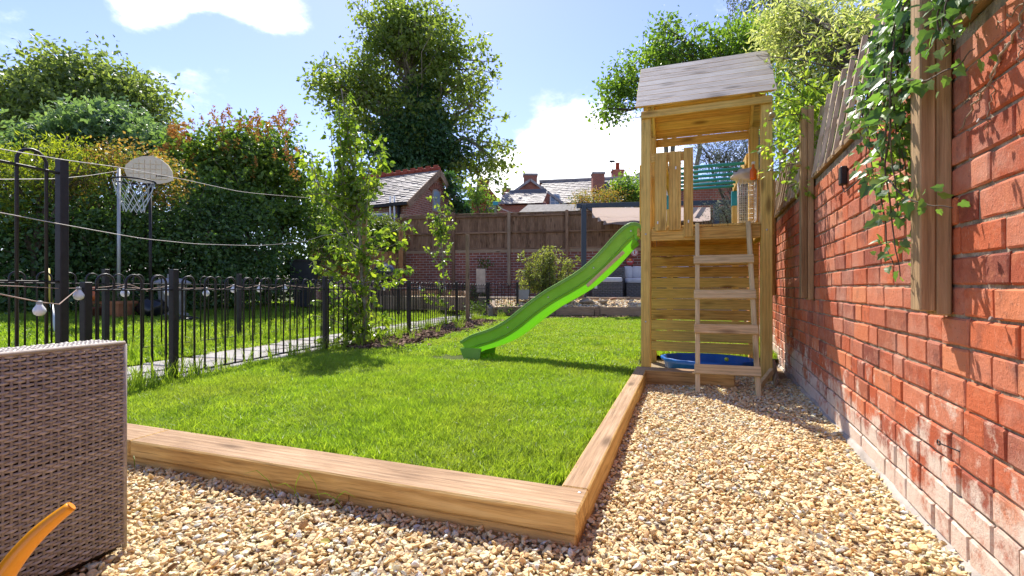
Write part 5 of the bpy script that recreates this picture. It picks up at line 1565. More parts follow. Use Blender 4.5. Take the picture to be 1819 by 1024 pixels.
mb = MB(); cam_box(mb, 1054, 1106, 13.88, 14.6, 493, 502, b=0.035); mb.build("seat_cushion", CUSH, fs, smooth=True)
mb = MB(); cam_box(mb, 1056, 1061, 13.885, 13.892, 507, 513, b=0.002); mb.build("care_tag", WIRE, fs)
f5 = thing("corner_sofa", tuple(at(1170, 14.5, 528)), "grey rattan corner sofa with pale cushions partly behind the tower post", "sofa")
rattan_block("seat_base", 1113, 1235, 14.4, 15.0, 503, 527, f5)
rattan_block("backrest", 1108, 1240, 15.02, 15.16, 478, 526, f5)
mb = MB(); cam_box(mb, 1114, 1234, 14.38, 15.0, 494, 503.5, b=0.035); mb.build("seat_cushion", CUSH, f5, smooth=True)
for px0 in (1108, 1124, 1146, 1176, 1206):
    mb = MB(); cam_box(mb, px0, px0 + (17 if px0 < 1120 else 21), 14.72 + 0.02 * (px0 % 3), 14.98, 473, 495, b=0.06); mb.build("back_cushion", CUSH, f5, smooth=True)
# round enamel signs on the far wall
def sign(px, py, d, r, mats, label):
    c = at(px, d, py); M = Matrix.Translation(c) @ Matrix.Rotation(YAW, 4, 'Z') @ Matrix.Rotation(math.pi / 2, 4, 'X')
    t = thing("round_sign", tuple(c), label, "sign")
    mb = MB(); mb.lathe([(r, -0.01), (r, 0.0), (r * 0.97, 0.004)], seg=28, M=M); mb.build("disc", mats[0], t)
    return t, M
REDS = plain("sign_red", (0.50, 0.03, 0.025), 0.4, 0.4, 0.08, 5); WHTS = plain("sign_white", (0.72, 0.70, 0.66), 0.4, 0.4, 0.05, 5); YELS = plain("sign_yellow", (0.75, 0.42, 0.03), 0.4, 0.4, 0.05, 5)
t, M = sign(1127, 449, 15.35, 0.125, [REDS], "round white and red pub sign, the upper of two on the far wall")
mb = MB(); mb.lathe([(0.112, 0.005), (0.112, 0.007)], seg=28, M=M); mb.build("ring", WHTS, t)
mb = MB(); mb.lathe([(0.098, 0.008), (0.098, 0.010)], seg=28, M=M); mb.build("ring", REDS, t)
mb = MB(); mb.lathe([(0.078, 0.011), (0.078, 0.013)], seg=28, M=M); mb.build("face", WHTS, t)
mb = MB(); mb.prism([(-0.02, -0.05), (0.03, -0.05), (0.012, -0.01), (0.03, 0.02), (0.0, 0.06), (-0.022, 0.03), (-0.01, 0.0)], (0, 0, 0.003), (0, 0, 0.0135), (1, 0, 0), (0, 1, 0))
mb.V = [np.array([tuple(M @ Vector(v)) for v in mb.V[0]])]; mb.build("emblem", REDS, t)
t, M = sign(1119, 465, 15.37, 0.120, [REDS], "round red beer sign with yellow crest, the lower of two")
mb = MB(); mb.box((0, 0.055, 0.007), (0.07, 0.06, 0.004), b=0.001); mb.V = [np.array([tuple(M @ Vector(v)) for v in mb.V[0]])]; mb.build("crest", YELS, t)
mb = MB()
for k, (x, w_) in enumerate(((-0.075, 0.018), (-0.048, 0.020), (-0.020, 0.018), (0.008, 0.020), (0.035, 0.020), (0.064, 0.018))):
    mb.box((x, -0.008 + 0.004 * (k % 2), 0.007), (w_, 0.034, 0.004), b=0.001)
mb.V = [np.array([tuple(M @ Vector(v)) for v in q]) for q in mb.V]; mb.build("lettering", WHTS, t)

# ------------------------------------------------------------------ outbuilding and houses beyond
def slate_roof(name, parent, e0, e1, r0, r1, rows, cols, mat, th=0.03, seed=0):
    """eave e0-e1 up to ridge r0-r1: courses of slates, each its own small slab"""
    rr = random.Random(seed); mb = MB()
    e0, e1, r0, r1 = (Vector(tuple(v)) for v in (e0, e1, r0, r1))
    up = (r0 - e0).normalized(); al = (e1 - e0).normalized(); n_ = al.cross(up); n_ = n_ if n_.z > 0 else -n_
    for i in range(rows):
        f0, f1 = i / rows, min(1, (i + 1.06) / rows)
        for j in range(cols):
            s0 = (j + (0.5 if i % 2 else 0)) / cols; s1 = min(1.0, s0 + 1 / cols * 0.97)
            if s0 >= 1: continue
            lift = n_ * (th * rr.uniform(0.5, 1.4)); lift2 = n_ * 0.004
            A = e0.lerp(e1, s0).lerp(r0.lerp(r1, s0), f0) + lift; B = e0.lerp(e1, s1).lerp(r0.lerp(r1, s1), f0) + lift
            C = e0.lerp(e1, s1).lerp(r0.lerp(r1, s1), f1) + lift2; D = e0.lerp(e1, s0).lerp(r0.lerp(r1, s0), f1) + lift2
            dn = -n_ * th
            V = [tuple(v) for v in (A, B, C, D, A + dn, B + dn, C + dn, D + dn)]
            mb.add(V, [[0, 1, 2, 3], [7, 6, 5, 4], [0, 4, 5, 1], [1, 5, 6, 2], [2, 6, 7, 3], [3, 7, 4, 0]], None, rr.random())
    o = mb.build(name, mat, parent); o["kind"] = "stuff"
    return o
def slate_mat(name, stops):
    m, nt, b = base_mat(name, 0.6, 0.4)
    col = ramp(nt, attr(nt), stops)
    v = coords(nt, 'World', (1, 1, 1), False)
    col = mixc(nt, maprange(nt, noise(nt, v, 3, 6), 0.5, 0.75, 0, 0.6), col, (0.10, 0.095, 0.085))
    nt.links.new(col, b.inputs['Base Color']); return m
SLATE = slate_mat("lichened_slate", [(0.0, (0.19, 0.165, 0.15)), (0.4, (0.32, 0.275, 0.245)), (0.8, (0.41, 0.355, 0.31)), (1.0, (0.25, 0.21, 0.19))])
def cv(xc, yc, z):       # metres right of and ahead of the viewer
    return Vector((xc * CS - yc * SN, xc * SN + yc * CS, z))
RIDGE_TILE = plain("red_ridge_tile", (0.36, 0.075, 0.04), 0.8, 0.2, 0.2, 6)
def gable(parent, A, B, dirv, L, ze, za, brick, name="wall", z0=-0.05):
    """gable end from A to B (xy), extruded by L along dirv"""
    a, b, d = Vector(A), Vector(B), Vector(dirv) * L
    m = (a + b) / 2
    P = [(a.x, a.y, z0), (b.x, b.y, z0), (b.x, b.y, ze), (m.x, m.y, za), (a.x, a.y, ze)]
    V = P + [(x + d.x, y + d.y, z) for x, y, z in P]
    mb = MB(); mb.add(V, [[0, 1, 2, 3, 4], [9, 8, 7, 6, 5], [0, 4, 9, 5], [1, 6, 7, 2], [0, 5, 6, 1], [4, 3, 8, 9], [3, 2, 7, 8]])
    return mb.build(name, brick, parent)
sh = thing("brick_outbuilding", tuple(cv(-3.97, 18, 0)), "small brick outbuilding with grey slate roof and red ridge tiles", "outbuilding")
gA, gB = cv(-3.97, 18.0, 0), cv(-2.30, 21.5, 0); ld = (cv(-0.9, 0.436, 0)).normalized()
zE, zA = 4.09, 5.62
gable(sh, gA, gB, ld, 5.2, zE, zA, BRICK_SHED)
gm = (gA + gB) / 2; gd = (gB - gA).normalized()
slope = (Vector((gm.x, gm.y, zA)) - Vector((gA.x, gA.y, zE)))
e0 = Vector((gA.x, gA.y, zE)) - slope * 0.08 - ld * 0.18 + Vector((0, 0, 0.06)); r0 = Vector((gm.x, gm.y, zA + 0.07)) - ld * 0.18
slate_roof("slates", sh, e0 + ld * 5.5, e0, r0 + ld * 5.5, r0, 17, 22, SLATE, seed=1)
e0b = Vector((gB.x, gB.y, zE)) - (Vector((gm.x, gm.y, zA)) - Vector((gB.x, gB.y, zE))) * 0.08 - ld * 0.18 + Vector((0, 0, 0.06))
slate_roof("slates", sh, e0b, e0b + ld * 5.5, r0, r0 + ld * 5.5, 8, 10, SLATE, seed=2)
for i in range(14):
    a = r0 + ld * (5.5 * i / 14 + 0.01) + Vector((0, 0, 0.03)); b = r0 + ld * (5.5 * (i + 1) / 14 - 0.02) + Vector((0, 0, 0.03))
    mb = MB(); mb.tube([a, b], 0.10, 8); mb.box(((a + b) / 2) + Vector((0, 0, 0.12)), (0.22, 0.06, 0.10), math.atan2(ld.y, ld.x)); mb.build("ridge_tile", RIDGE_TILE, sh)
for P0, P1 in ((e0, r0), (e0b, r0)):
    timber("bargeboard", P0 - ld * 0.02 - Vector((0, 0, 0.12)), P1 - ld * 0.02 - Vector((0, 0, 0.12)), 0.24, 0.05, (0, 0, 1), W_OLD, sh)
timber("gutter", e0 + Vector((0, 0, -0.05)), e0 + ld * 5.5 + Vector((0, 0, -0.05)), 0.12, 0.10, (0, 0, 1), IRON, sh)
mb = MB(); q = gA + ld * 0.30 - gd * 0.08; mb.tube([(q.x, q.y, 0), (q.x, q.y, zE)], 0.07, 8); mb.build("drainpipe", IRON, sh, smooth=True)
def face_window(parent, c, ex, w, h, glass, frame, arch=False, out=None):
    """window on a wall: c centre, ex along the wall, out outward"""
    ex, out = Vector(ex).normalized(), Vector(out).normalized(); ez = Vector((0, 0, 1)); c = Vector(c)
    poly = [(-w / 2, -h / 2), (w / 2, -h / 2), (w / 2, h / 2)] + ([(w / 2 * math.cos(a), h / 2 + w * 0.28 * math.sin(a)) for a in (0.6, 1.57, 2.5)] if arch else []) + [(-w / 2, h / 2)]
    mb = MB(); mb.prism(poly, tuple(out * 0.04), tuple(c - out * 0.01), tuple(ex), tuple(ez)); wo = mb.build("window", frame, parent)
    mb = MB(); mb.prism([(x * 0.78, y * 0.84) for x, y in poly], tuple(out * 0.012), tuple(c + out * 0.032), tuple(ex), tuple(ez)); mb.build("pane", glass, wo)
    mb = MB(); mb.bar(c - ex * w * 0.4 + out * 0.048, c + ex * w * 0.4 + out * 0.048, 0.03, 0.01, ez, 0.001); mb.bar(c - ez * h * 0.42 + out * 0.049, c + ez * h * 0.42 + out * 0.049, 0.03, 0.01, ex, 0.001); mb.build("glazing_bar", frame, wo)
GLASS = plain("window_glass", (0.16, 0.24, 0.33), 0.08, 0.6, 0.1, 2)
BLUEG = plain("pale_blue_shutter", (0.30, 0.42, 0.52), 0.5, 0.3, 0.15, 4)
FRAME = plain("grey_painted_frame", (0.40, 0.37, 0.33), 0.7, 0.3, 0.1, 5)
WHITEF = plain("white_window_frame", (0.75, 0.75, 0.73), 0.5, 0.3, 0.05, 5)
face_window(sh, (gm.x, gm.y, 4.36), gd, 0.56, 0.77, BLUEG, FRAME, True, -ld)
for i in range(9):
    a = 0.35 + i * 0.3; ctr = Vector((gm.x, gm.y, 4.70)) - ld * 0.02
    p_ = ctr + gd * (0.45 * math.cos(a)) + Vector((0, 0, 0.32 * math.sin(a)))
    timber("arch_brick", p_ - (gd * math.cos(a) + Vector((0, 0, math.sin(a)))) * 0.11, p_ + (gd * math.cos(a) + Vector((0, 0, math.sin(a)))) * 0.11, 0.085, 0.07, gd.cross(-ld) * 1 + gd * -math.sin(a) + Vector((0, 0, math.cos(a))), plain("arch_brick_red", (0.32, 0.14, 0.09), 0.85, 0.2, 0.2, 6), sh)
wc = gA + ld * 1.35; face_window(sh, (wc.x, wc.y, 3.27), ld, 1.0, 0.9, GLASS, WHITEF, False, -gd)
for k in (0.62, 0.42):
    q = gA + ld * k - gd * 0.12
    mb = MB(); mb.tube([(q.x, q.y, 1.0), (q.x - 0.05, q.y, 4.3)], 0.035, 6); mb.build("pipe", WIRE, sh, smooth=True)

def chimney(parent, c, w, d, z0, z1, pots=0, brick=None):
    mb = MB(); mb.box((c.x, c.y, (z0 + z1) / 2), (w, d, z1 - z0), YAW, 0.01); o = mb.build("chimney", brick or BRICK_HOUSE, parent)
    mb = MB(); mb.box((c.x, c.y, z1 + 0.06), (w * 1.12, d * 1.12, 0.14), YAW, 0.01); mb.build("chimney_cap", SLATE_GREY if not pots else (brick or BRICK_HOUSE), o)
    for k in range(pots):
        mb = MB(); q = c + Vector((CS, SN, 0)) * (0.28 * k)
        mb.lathe([(0.17, 0), (0.15, 0.5), (0.18, 0.55), (0.18, 0.62), (0.1, 0.62)], (q.x, q.y, z1 + 0.12), 12); mb.build("chimney_pot", RIDGE_TILE, o, smooth=True)
# house with the gable chimney
hA = thing("gabled_house", tuple(cv(1.5, 34, 0)), "brick house with stepped gable chimney and low slate lean-to", "house")
d0 = 34.0
def P2(px, py, d): return at(px, d, py)
l, r, ap = P2(872, 372, d0), P2(1012, 372, d0), P2(942, 322, d0)
ahead = Vector((-SN, CS, 0)); right = Vector((CS, SN, 0))
gable(hA, (l.x, l.y, 0), (r.x, r.y, 0), ahead, 5.0, l.z, ap.z, BRICK_HOUSE)
apb = ap + ahead * 5.0
for e in (l, r):
    o0 = e - (ap - e) * 0.06 + Vector((0, 0, 0.08)) - ahead * 0.2
    slate_roof("slates", hA, o0, o0 + ahead * 5.4, ap + Vector((0, 0, 0.08)) - ahead * 0.2, apb + Vector((0, 0, 0.08)), 10, 12, SLATE, seed=int(e.x * 3) % 9)
    timber("verge_board", o0 - ahead * 0.03 - Vector((0, 0, 0.05)), ap - ahead * 0.23 + Vector((0, 0, 0.05)), 0.16, 0.05, (0, 0, 1), SLATE_GREY, hA)
cc = P2(942, 320, d0 + 0.45); chimney(hA, cc, 0.95, 0.7, P2(942, 335, d0).z, P2(942, 311, d0).z)
# lean-to in front
e_l, e_r = P2(881, 363, 30.5), P2(964, 361, 30.5); r_l, r_r = P2(897, 342, 32.6), P2(973, 341, 32.6)
slate_roof("slates", hA, e_l, e_r, r_l, r_r, 9, 12, SLATE, seed=5)
mb = MB(); a = P2(885, 363, 30.8); b = P2(972, 363, 30.8)
V = [(a.x, a.y, 0), (b.x, b.y, 0), (b.x, b.y, e_r.z - 0.04), (a.x, a.y, e_l.z - 0.04)]; bk_ = ahead * 3.4
V += [(x + bk_.x, y + bk_.y, z + (1.0 if k > 1 else 0)) for k, (x, y, z) in enumerate(V)]
mb.add(V, [[0, 1, 2, 3], [5, 4, 7, 6], [1, 5, 6, 2], [4, 0, 3, 7], [3, 2, 6, 7]]); mb.build("lean_to_wall", BRICK_HOUSE, hA)
a, b = P2(905, 343, 32.5), P2(970, 340, 32.5); timber("lead_flashing", a, b, 0.35, 0.06, (0, 0, 1), plain("lead", (0.10, 0.11, 0.14), 0.5, 0.4, 0.1, 4), hA)
c = P2(986, 359, 33.9); face_window(hA, tuple(c), right, 0.75, 0.75, GLASS, WHITEF, True, -ahead)
# long slate-roofed terrace
hB = thing("slate_terrace", tuple(cv(8, 38, 0)), "long low terrace with grey slate roof and two brick chimneys", "house")
e0_, e1_ = P2(978, 362, 37.0), P2(1165, 354, 34.5); r0_, r1_ = P2(958, 323, 40.0), P2(1165, 314, 37.5)
slate_roof("slates", hB, e0_, e1_, r0_, r1_, 13, 34, SLATE, seed=7)
mb = MB(); f_ = ahead * 0.3
V = [(e0_.x + f_.x, e0_.y + f_.y, 0), (e1_.x + f_.x, e1_.y + f_.y, 0), (e1_.x + f_.x, e1_.y + f_.y, e1_.z), (e0_.x + f_.x, e0_.y + f_.y, e0_.z), (r0_.x, r0_.y, 0), (r1_.x, r1_.y, 0), (r1_.x, r1_.y, r1_.z - 0.05), (r0_.x, r0_.y, r0_.z - 0.05)]
mb.add(V, [[0, 1, 2, 3], [1, 5, 6, 2], [4, 0, 3, 7], [5, 4, 7, 6]]); mb.build("wall", BRICK_HOUSE, hB)
timber("ridge", r0_ + Vector((0, 0, 0.05)), r1_ + Vector((0, 0, 0.05)), 0.14, 0.14, (0, 0, 1), SLATE_GREY, hB)
c = P2(1062, 330, 36.6); chimney(hB, c, 0.88, 0.8, P2(1062, 340, 36.6).z, P2(1062, 311, 36.6).z)
mb = MB(); q = P2(1077, 334, 36.2); mb.prism([(-0.35, -0.4), (0.35, -0.4), (0.35, 0.05), (0.12, 0.42), (-0.12, 0.42), (-0.35, 0.05)], tuple(ahead * 0.5), tuple(q), tuple(right), (0, 0, 1)); mb.build("chimney_gusset", plain("dark_slate_hung", (0.09, 0.09, 0.10), 0.6, 0.3, 0.2, 6), hB)
c = P2(1097, 308, 39.5); chimney(hB, c, 0.9, 0.7, P2(1097, 320, 39.5).z, P2(1097, 306, 39.5).z, 1)
ae = P2(1088, 308, 39.0); mb = MB(); mb.tube([ae, P2(1086.5, 288, 39.0)], 0.03, 5); k_ = P2(1086, 287, 39.0)
mb.bar(k_ - right * 0.15, k_ + right * 0.28, 0.14, 0.1, (0, 0, 1)); mb.build("aerial", IRON, hB)
# white rendered gable
hC = thing("white_rendered_house", tuple(P2(1150, 400, 33.0)), "white rendered gable end showing between shrubs and the tower", "house")
RENDER = plain("white_render", (0.74, 0.74, 0.74), 0.9, 0.1, 0.05, 3)
l, r, ap = P2(1114, 322, 33.0), P2(1230, 322, 33.0), P2(1172, 286, 33.0)
gable(hC, (l.x, l.y, 0), (r.x, r.y, 0), ahead, 6.0, l.z, ap.z, RENDER)
for e in (l, r):
    slate_roof("slates", hC, e + Vector((0, 0, 0.05)) - ahead * 0.15, e + ahead * 6 + Vector((0, 0, 0.05)), ap + Vector((0, 0, 0.05)) - ahead * 0.15, ap + ahead * 6 + Vector((0, 0, 0.05)), 8, 8, SLATE, seed=3)
# red gable at left
hD = thing("red_brick_house", tuple(P2(875, 400, 42.0)), "tall red brick gable with side chimney behind the sycamore branches", "house")
l, r, ap = P2(812, 368, 42.0), P2(912, 352, 42.0), P2(878, 326, 42.0)
gable(hD, (l.x, l.y, 0), (r.x, r.y, 0), ahead, 6.0, l.z - 0.8, ap.z, BRICK_HOUSE)
chimney(hD, P2(858, 340, 41.7), 1.0, 0.8, P2(858, 360, 41.7).z, P2(858, 323, 41.7).z); chimney(hD, P2(899, 340, 43.5), 0.7, 0.6, P2(899, 356, 43.5).z, P2(899, 338, 43.5).z)
# felt-roofed store just over the fence
hE = thing("flat_roofed_store", tuple(P2(980, 400, 19.5)), "low store with mossy grey felt roof behind the board fence", "shed")
e_l, e_r, r_l, r_r = P2(922, 377, 19.0), P2(1028, 375, 19.0), P2(938, 364, 21.5), P2(1036, 362.5, 21.5)
FELT = plain("mossy_felt", (0.26, 0.24, 0.21), 0.95, 0.1, 0.35, 7, bumpy=0.5, bscale=20)
V = [tuple(v) for v in (e_l, e_r, r_r, r_l)]; V += [(x, y, z - 0.10) for x, y, z in V]
mb = MB(); mb.add(V, [[0, 1, 2, 3], [7, 6, 5, 4], [0, 4, 5, 1], [1, 5, 6, 2], [2, 6, 7, 3], [3, 7, 4, 0]]); mb.build("roof", FELT, hE)
V = [(v.x, v.y, 0) for v in (e_l + ahead * 0.15 + right * 0.1, e_r + ahead * 0.15 - right * 0.1, r_r - right * 0.1, r_l + right * 0.1)]; V += [(x, y, (e_l.z if k < 2 else r_l.z) - 0.11) for k, (x, y, z) in enumerate(V)]
mb = MB(); mb.add(V, [[4, 5, 6, 7], [0, 1, 5, 4], [1, 2, 6, 5], [2, 3, 7, 6], [3, 0, 4, 7]]); mb.build("wall", BRICK_HOUSE, hE)
# brick building seen through the tower, right of the pergola
hF = thing("brick_annexe", tuple(P2(1290, 400, 17.5)), "brick annexe wall glimpsed behind the monkey bars", "building")
mb = MB(); cam_box(mb, 1225, 1420, 17.5, 21.0, 328, 560); mb.build("wall", BRICK_HOUSE, hF)
mb = MB(); cam_box(mb, 1223, 1424, 17.4, 21.1, 322, 328.5); mb.build("coping", CONCRETE, hF)
# green and blue clothes prop over the fence
p = P2(880, 362, 18.2)
t = thing("rotary_post", (p.x, p.y, 0), "teal-topped post with rope ends rising above the fence", "post")
mb = MB(); mb.tube([(p.x, p.y, 0.0), (p.x, p.y, p.z)], 0.05, 8); mb.build("post", plain("faded_green_post", (0.20, 0.26, 0.15), 0.7, 0.3, 0.2, 6), t)
mb = MB(); mb.box((p.x, p.y, p.z), (0.2, 0.12, 0.14), YAW); mb.build("cap", TEAL, t)
mb = MB(); mb.tube([(p.x, p.y, p.z), tuple(P2(892, 372, 18.2)), tuple(P2(905, 377, 18.2)), tuple(P2(918, 380, 18.2))], 0.02, 5); mb.build("rope", LINE, t)

# ------------------------------------------------------------------ planting
def bl(px, py, d, rx, rz, ry=None):
    c = at(px, d, py); k = d / 850
    return (c.x, c.y, c.z, rx * k, ry if ry else rx * k * 0.8, rz * k)
def gp(px, d, z=0.05):
    c = at(px, d); return (c.x, c.y, z)
SYC = leaf_mat("sycamore_leaf", [(0.075, 0.11, 0.034), (0.14, 0.19, 0.048), (0.225, 0.28, 0.068), (0.34, 0.35, 0.11)], 0.5)
IVYD = leaf_mat("dark_ivy_leaf", [(0.027, 0.070, 0.027), (0.049, 0.114, 0.039), (0.096, 0.179, 0.060)], 0.3, 0.35, spec=0.4)
DIST = leaf_mat("grey_green_leaf", [(0.08, 0.115, 0.05), (0.138, 0.185, 0.068), (0.215, 0.265, 0.092), (0.3, 0.33, 0.12)], 0.48)
CONI = leaf_mat("conifer_spray", [(0.086, 0.143, 0.075), (0.155, 0.239, 0.120), (0.256, 0.341, 0.171)], 0.4)
LILAC = leaf_mat("lilac_leaf", [(0.045, 0.085, 0.025), (0.085, 0.15, 0.033), (0.15, 0.225, 0.046), (0.25, 0.31, 0.06)], 0.45, 0.36)
GOLD = leaf_mat("golden_leaf", [(0.11, 0.16, 0.020), (0.20, 0.25, 0.026), (0.32, 0.35, 0.035), (0.42, 0.42, 0.05)], 0.45)
PEAR = leaf_mat("pear_leaf", [(0.072, 0.122, 0.023), (0.125, 0.194, 0.029), (0.215, 0.286, 0.040), (0.358, 0.400, 0.057)], 0.52, 0.30, spec=0.5)
CHERRY = leaf_mat("bright_tree_leaf", [(0.056, 0.113, 0.023), (0.105, 0.185, 0.032), (0.177, 0.266, 0.045), (0.274, 0.354, 0.064)], 0.5)
BIRCH = leaf_mat("birch_leaf", [(0.052, 0.078, 0.029), (0.098, 0.130, 0.046), (0.156, 0.182, 0.065)], 0.35)
SILVER = leaf_mat("silvery_leaf", [(0.16, 0.17, 0.13), (0.25, 0.26, 0.20), (0.36, 0.36, 0.29), (0.12, 0.15, 0.06)], 0.30, 0.5, (1.3, 1.35, 0.9))
VARIEG = leaf_mat("variegated_leaf", [(0.125, 0.188, 0.037), (0.225, 0.300, 0.062), (0.475, 0.500, 0.200), (0.650, 0.650, 0.375), (0.175, 0.250, 0.050)], 0.48, 0.4, (1.5, 1.55, 0.8))
PHOT = leaf_mat("red_tipped_leaf", [(0.07, 0.11, 0.025), (0.16, 0.20, 0.04), (0.36, 0.20, 0.06), (0.42, 0.26, 0.12)], 0.4)
PANICLE = leaf_mat("dry_panicle", [(0.30, 0.125, 0.030), (0.50, 0.235, 0.055), (0.62, 0.36, 0.10)], 0.3, 0.8, (1.2, 1.1, 0.9))
BAMB = leaf_mat("bamboo_leaf", [(0.130, 0.156, 0.046), (0.221, 0.247, 0.072), (0.364, 0.364, 0.117)], 0.45)
IVYL = leaf_mat("ivy_leaf", [(0.042, 0.095, 0.034), (0.085, 0.169, 0.055), (0.157, 0.274, 0.074), (0.337, 0.463, 0.105)], 0.46, 0.36, spec=0.4)
APPLE = leaf_mat("apple_leaf", [(0.090, 0.151, 0.033), (0.165, 0.247, 0.044), (0.275, 0.357, 0.055), (0.413, 0.468, 0.083)], 0.5, 0.38)

# far sycamore, ivy up its trunk
foliage_tree("sycamore_tree", "tall sycamore with ivy-clad trunk towering behind the brick outbuilding", "tree", gp(740, 38),
             [bl(720, 90, 38.0, 95, 85), bl(690, 30, 37.5, 55, 55), bl(640, 150, 38.0, 80, 62), bl(760, 50, 38.5, 60, 50), bl(810, 120, 38.0, 70, 60), bl(590, 165, 38.0, 38, 36), bl(840, 205, 37.5, 60, 50), bl(870, 270, 37.0, 42, 38), bl(735, 210, 37.5, 85, 60), bl(640, 230, 38.0, 55, 50), bl(850, 320, 37.0, 40, 36), bl(575, 145, 38.0, 28, 22), bl(800, 290, 37.5, 45, 50)],
             520, 46, 0.38, 0.60, SYC, BARK_LIGHT, 0.55, group=None, fork=at(742, 38, 260), shell=0.42, twig_r=0.04, limb_n=300, stray=0.12, squash=0.6)
foliage_tree("ivy_mass", "dark ivy mass smothering the sycamore's trunk above the outbuilding ridge", "ivy", gp(735, 36.6),
             [bl(745, 262, 36.8, 62, 60, 1.9), bl(715, 305, 36.6, 62, 42, 1.9), bl(790, 255, 36.8, 40, 45, 1.6), bl(745, 190, 37.3, 32, 45, 1.2), bl(700, 255, 36.8, 40, 40, 1.6)], 280, 60, 0.32, 0.60, IVYD, BARK, 0.2, shell=0.35, twig_r=0.02, limb_n=30, stray=0.03, fork=at(738, 37, 330))
# ivy over the outbuilding's gable
foliage_tree("gable_ivy", "trailing ivy hanging over the outbuilding's right roof edge", "ivy", gp(826, 20.2),
             [bl(795, 318, 20.4, 6, 12, 0.2), bl(804, 336, 20.2, 7, 14, 0.2), bl(814, 356, 20.0, 9, 16, 0.25), bl(824, 374, 19.8, 10, 12, 0.25)], 40, 36, 0.15, 0.13, IVYD, BARK, 0.05, shell=0.5, limb_n=6, twig_r=0.01)
foliage_tree("garden_shrub", "small leafy tree in front of the far red brick gable", "shrub", gp(870, 25),
             [bl(866, 368, 25, 12, 10), bl(842, 345, 25, 12, 14)], 14, 34, 0.2, 0.32, CHERRY, BARK, 0.1, limb_n=20)
# left trees
foliage_tree("broadleaf_tree", "broad grey-green tree rising above the hedge at far left", "tree", gp(170, 24),
             [bl(140, 140, 24, 85, 55), bl(220, 165, 24, 75, 55), bl(60, 160, 23.5, 75, 50), bl(270, 215, 24, 55, 42), bl(150, 215, 23.5, 110, 55), bl(-30, 180, 23, 80, 60), bl(40, 235, 23, 80, 50)],
             470, 42, 0.28, 0.48, DIST, BARK_LIGHT, 0.35, fork=at(160, 24, 270), shell=0.45, twig_r=0.025, limb_n=160, stray=0.1)
foliage_tree("conifer_bush", "dull dark conifer crown between the hedge and the broad tree", "conifer", gp(190, 15.5),
             [bl(185, 240, 15.5, 75, 46), bl(255, 255, 15.5, 50, 40), bl(110, 262, 15.3, 60, 36), bl(60, 285, 15, 60, 40)], 300, 55, 0.16, 0.34, CONI, BARK, 0.15, shell=0.4, twig_r=0.012, limb_n=60, squash=0.5, tmpl=CLUMP)
# laurel hedge
foliage_tree("laurel_hedge", "dense dark laurel hedge along the left boundary behind the railings", "hedge", gp(140, 9.3, 0.25),
             [bl(-60, 440, 8.2, 90, 140, 0.7), bl(40, 430, 8.7, 85, 125, 0.7), bl(130, 420, 9.2, 90, 115, 0.7), bl(220, 425, 9.6, 85, 115, 0.7), bl(300, 430, 10.0, 75, 118, 0.7), bl(370, 440, 10.4, 70, 112, 0.7), bl(440, 450, 11.0, 65, 105, 0.7), bl(20, 530, 8.3, 80, 60, 0.6), bl(130, 535, 8.9, 90, 50, 0.6), bl(250, 530, 9.6, 80, 50, 0.6), bl(370, 515, 10.4, 80, 50, 0.6), bl(60, 440, 10.0, 120, 110, 0.5), bl(200, 440, 10.8, 120, 110, 0.5), bl(340, 450, 11.6, 110, 105, 0.5), bl(450, 480, 12.4, 90, 75, 0.5)],
             1650, 40, 0.085, 0.22, LEAFY_DARK, BARK, 0.07, shell=0.30, twig_r=0.008, limb_n=240, stray=0.05, tmpl=LEAF4)
foliage_tree("golden_privet", "yellow-green golden privet bush at the far left above the gate", "shrub", gp(60, 8.5, 0.2),
             [bl(90, 285, 8.7, 55, 40), bl(25, 315, 8.4, 60, 45), bl(145, 300, 8.8, 42, 34), bl(-40, 300, 8.2, 60, 55), bl(120, 250, 8.7, 16, 24), bl(70, 258, 8.6, 20, 20), bl(60, 355, 8.7, 60, 30), bl(5, 390, 8.3, 40, 40)],
             240, 30, 0.085, 0.13, GOLD, BARK, 0.05, shell=0.45, twig_r=0.006, limb_n=140, tmpl=LANCE, stray=0.16, upright=0.3, axis_down=-0.5)
foliage_tree("pyracantha_shrub", "bronze-tipped shrub behind the basketball backboard", "shrub", gp(205, 9.4, 0.25),
             [bl(190, 290, 9.3, 45, 32), bl(250, 290, 9.4, 45, 28), bl(150, 330, 9.1, 45, 26), bl(290, 320, 9.6, 45, 40)], 170, 34, 0.065, 0.15, PHOT, BARK, 0.04, shell=0.45, limb_n=70, twig_r=0.006, stray=0.14)
# lilac with faded flower heads
lil = foliage_tree("lilac_bush", "large lilac bush with faded brown flower heads on top", "shrub", gp(470, 12.4, 0.28),
             [bl(430, 290, 12.2, 80, 62), bl(370, 300, 12.0, 62, 58), bl(490, 300, 12.4, 62, 66), bl(335, 280, 12.0, 34, 38), bl(420, 365, 11.9, 110, 55), bl(530, 350, 12.5, 48, 62), bl(480, 250, 12.3, 40, 28), bl(400, 248, 12.1, 40, 24), bl(520, 405, 12.5, 50, 40), bl(470, 480, 12.6, 60, 40), bl(530, 490, 13.2, 40, 35)],
             560, 38, 0.125, 0.24, LILAC, BARK_LIGHT, 0.09, fork=at(490, 12.4, 440), shell=0.35, twig_r=0.011, limb_n=200, stray=0.08, tmpl=LEAF4)
hp_ = []
for px, py, n_ in [(315, 245, 9), (330, 262, 8), (305, 270, 6), (345, 240, 5), (398, 226, 7), (425, 232, 4), (455, 235, 5), (490, 228, 9), (510, 236, 5), (470, 250, 5), (400, 262, 4), (440, 300, 3), (350, 300, 4), (500, 280, 4), (300, 285, 4), (380, 290, 3), (525, 305, 3)]:
    for _ in range(n_):
        hp_.append(tuple(at(px + random.gauss(0, 11), 11.15 + random.uniform(-0.1, 0.6), py - 6 + random.gauss(0, 8))))
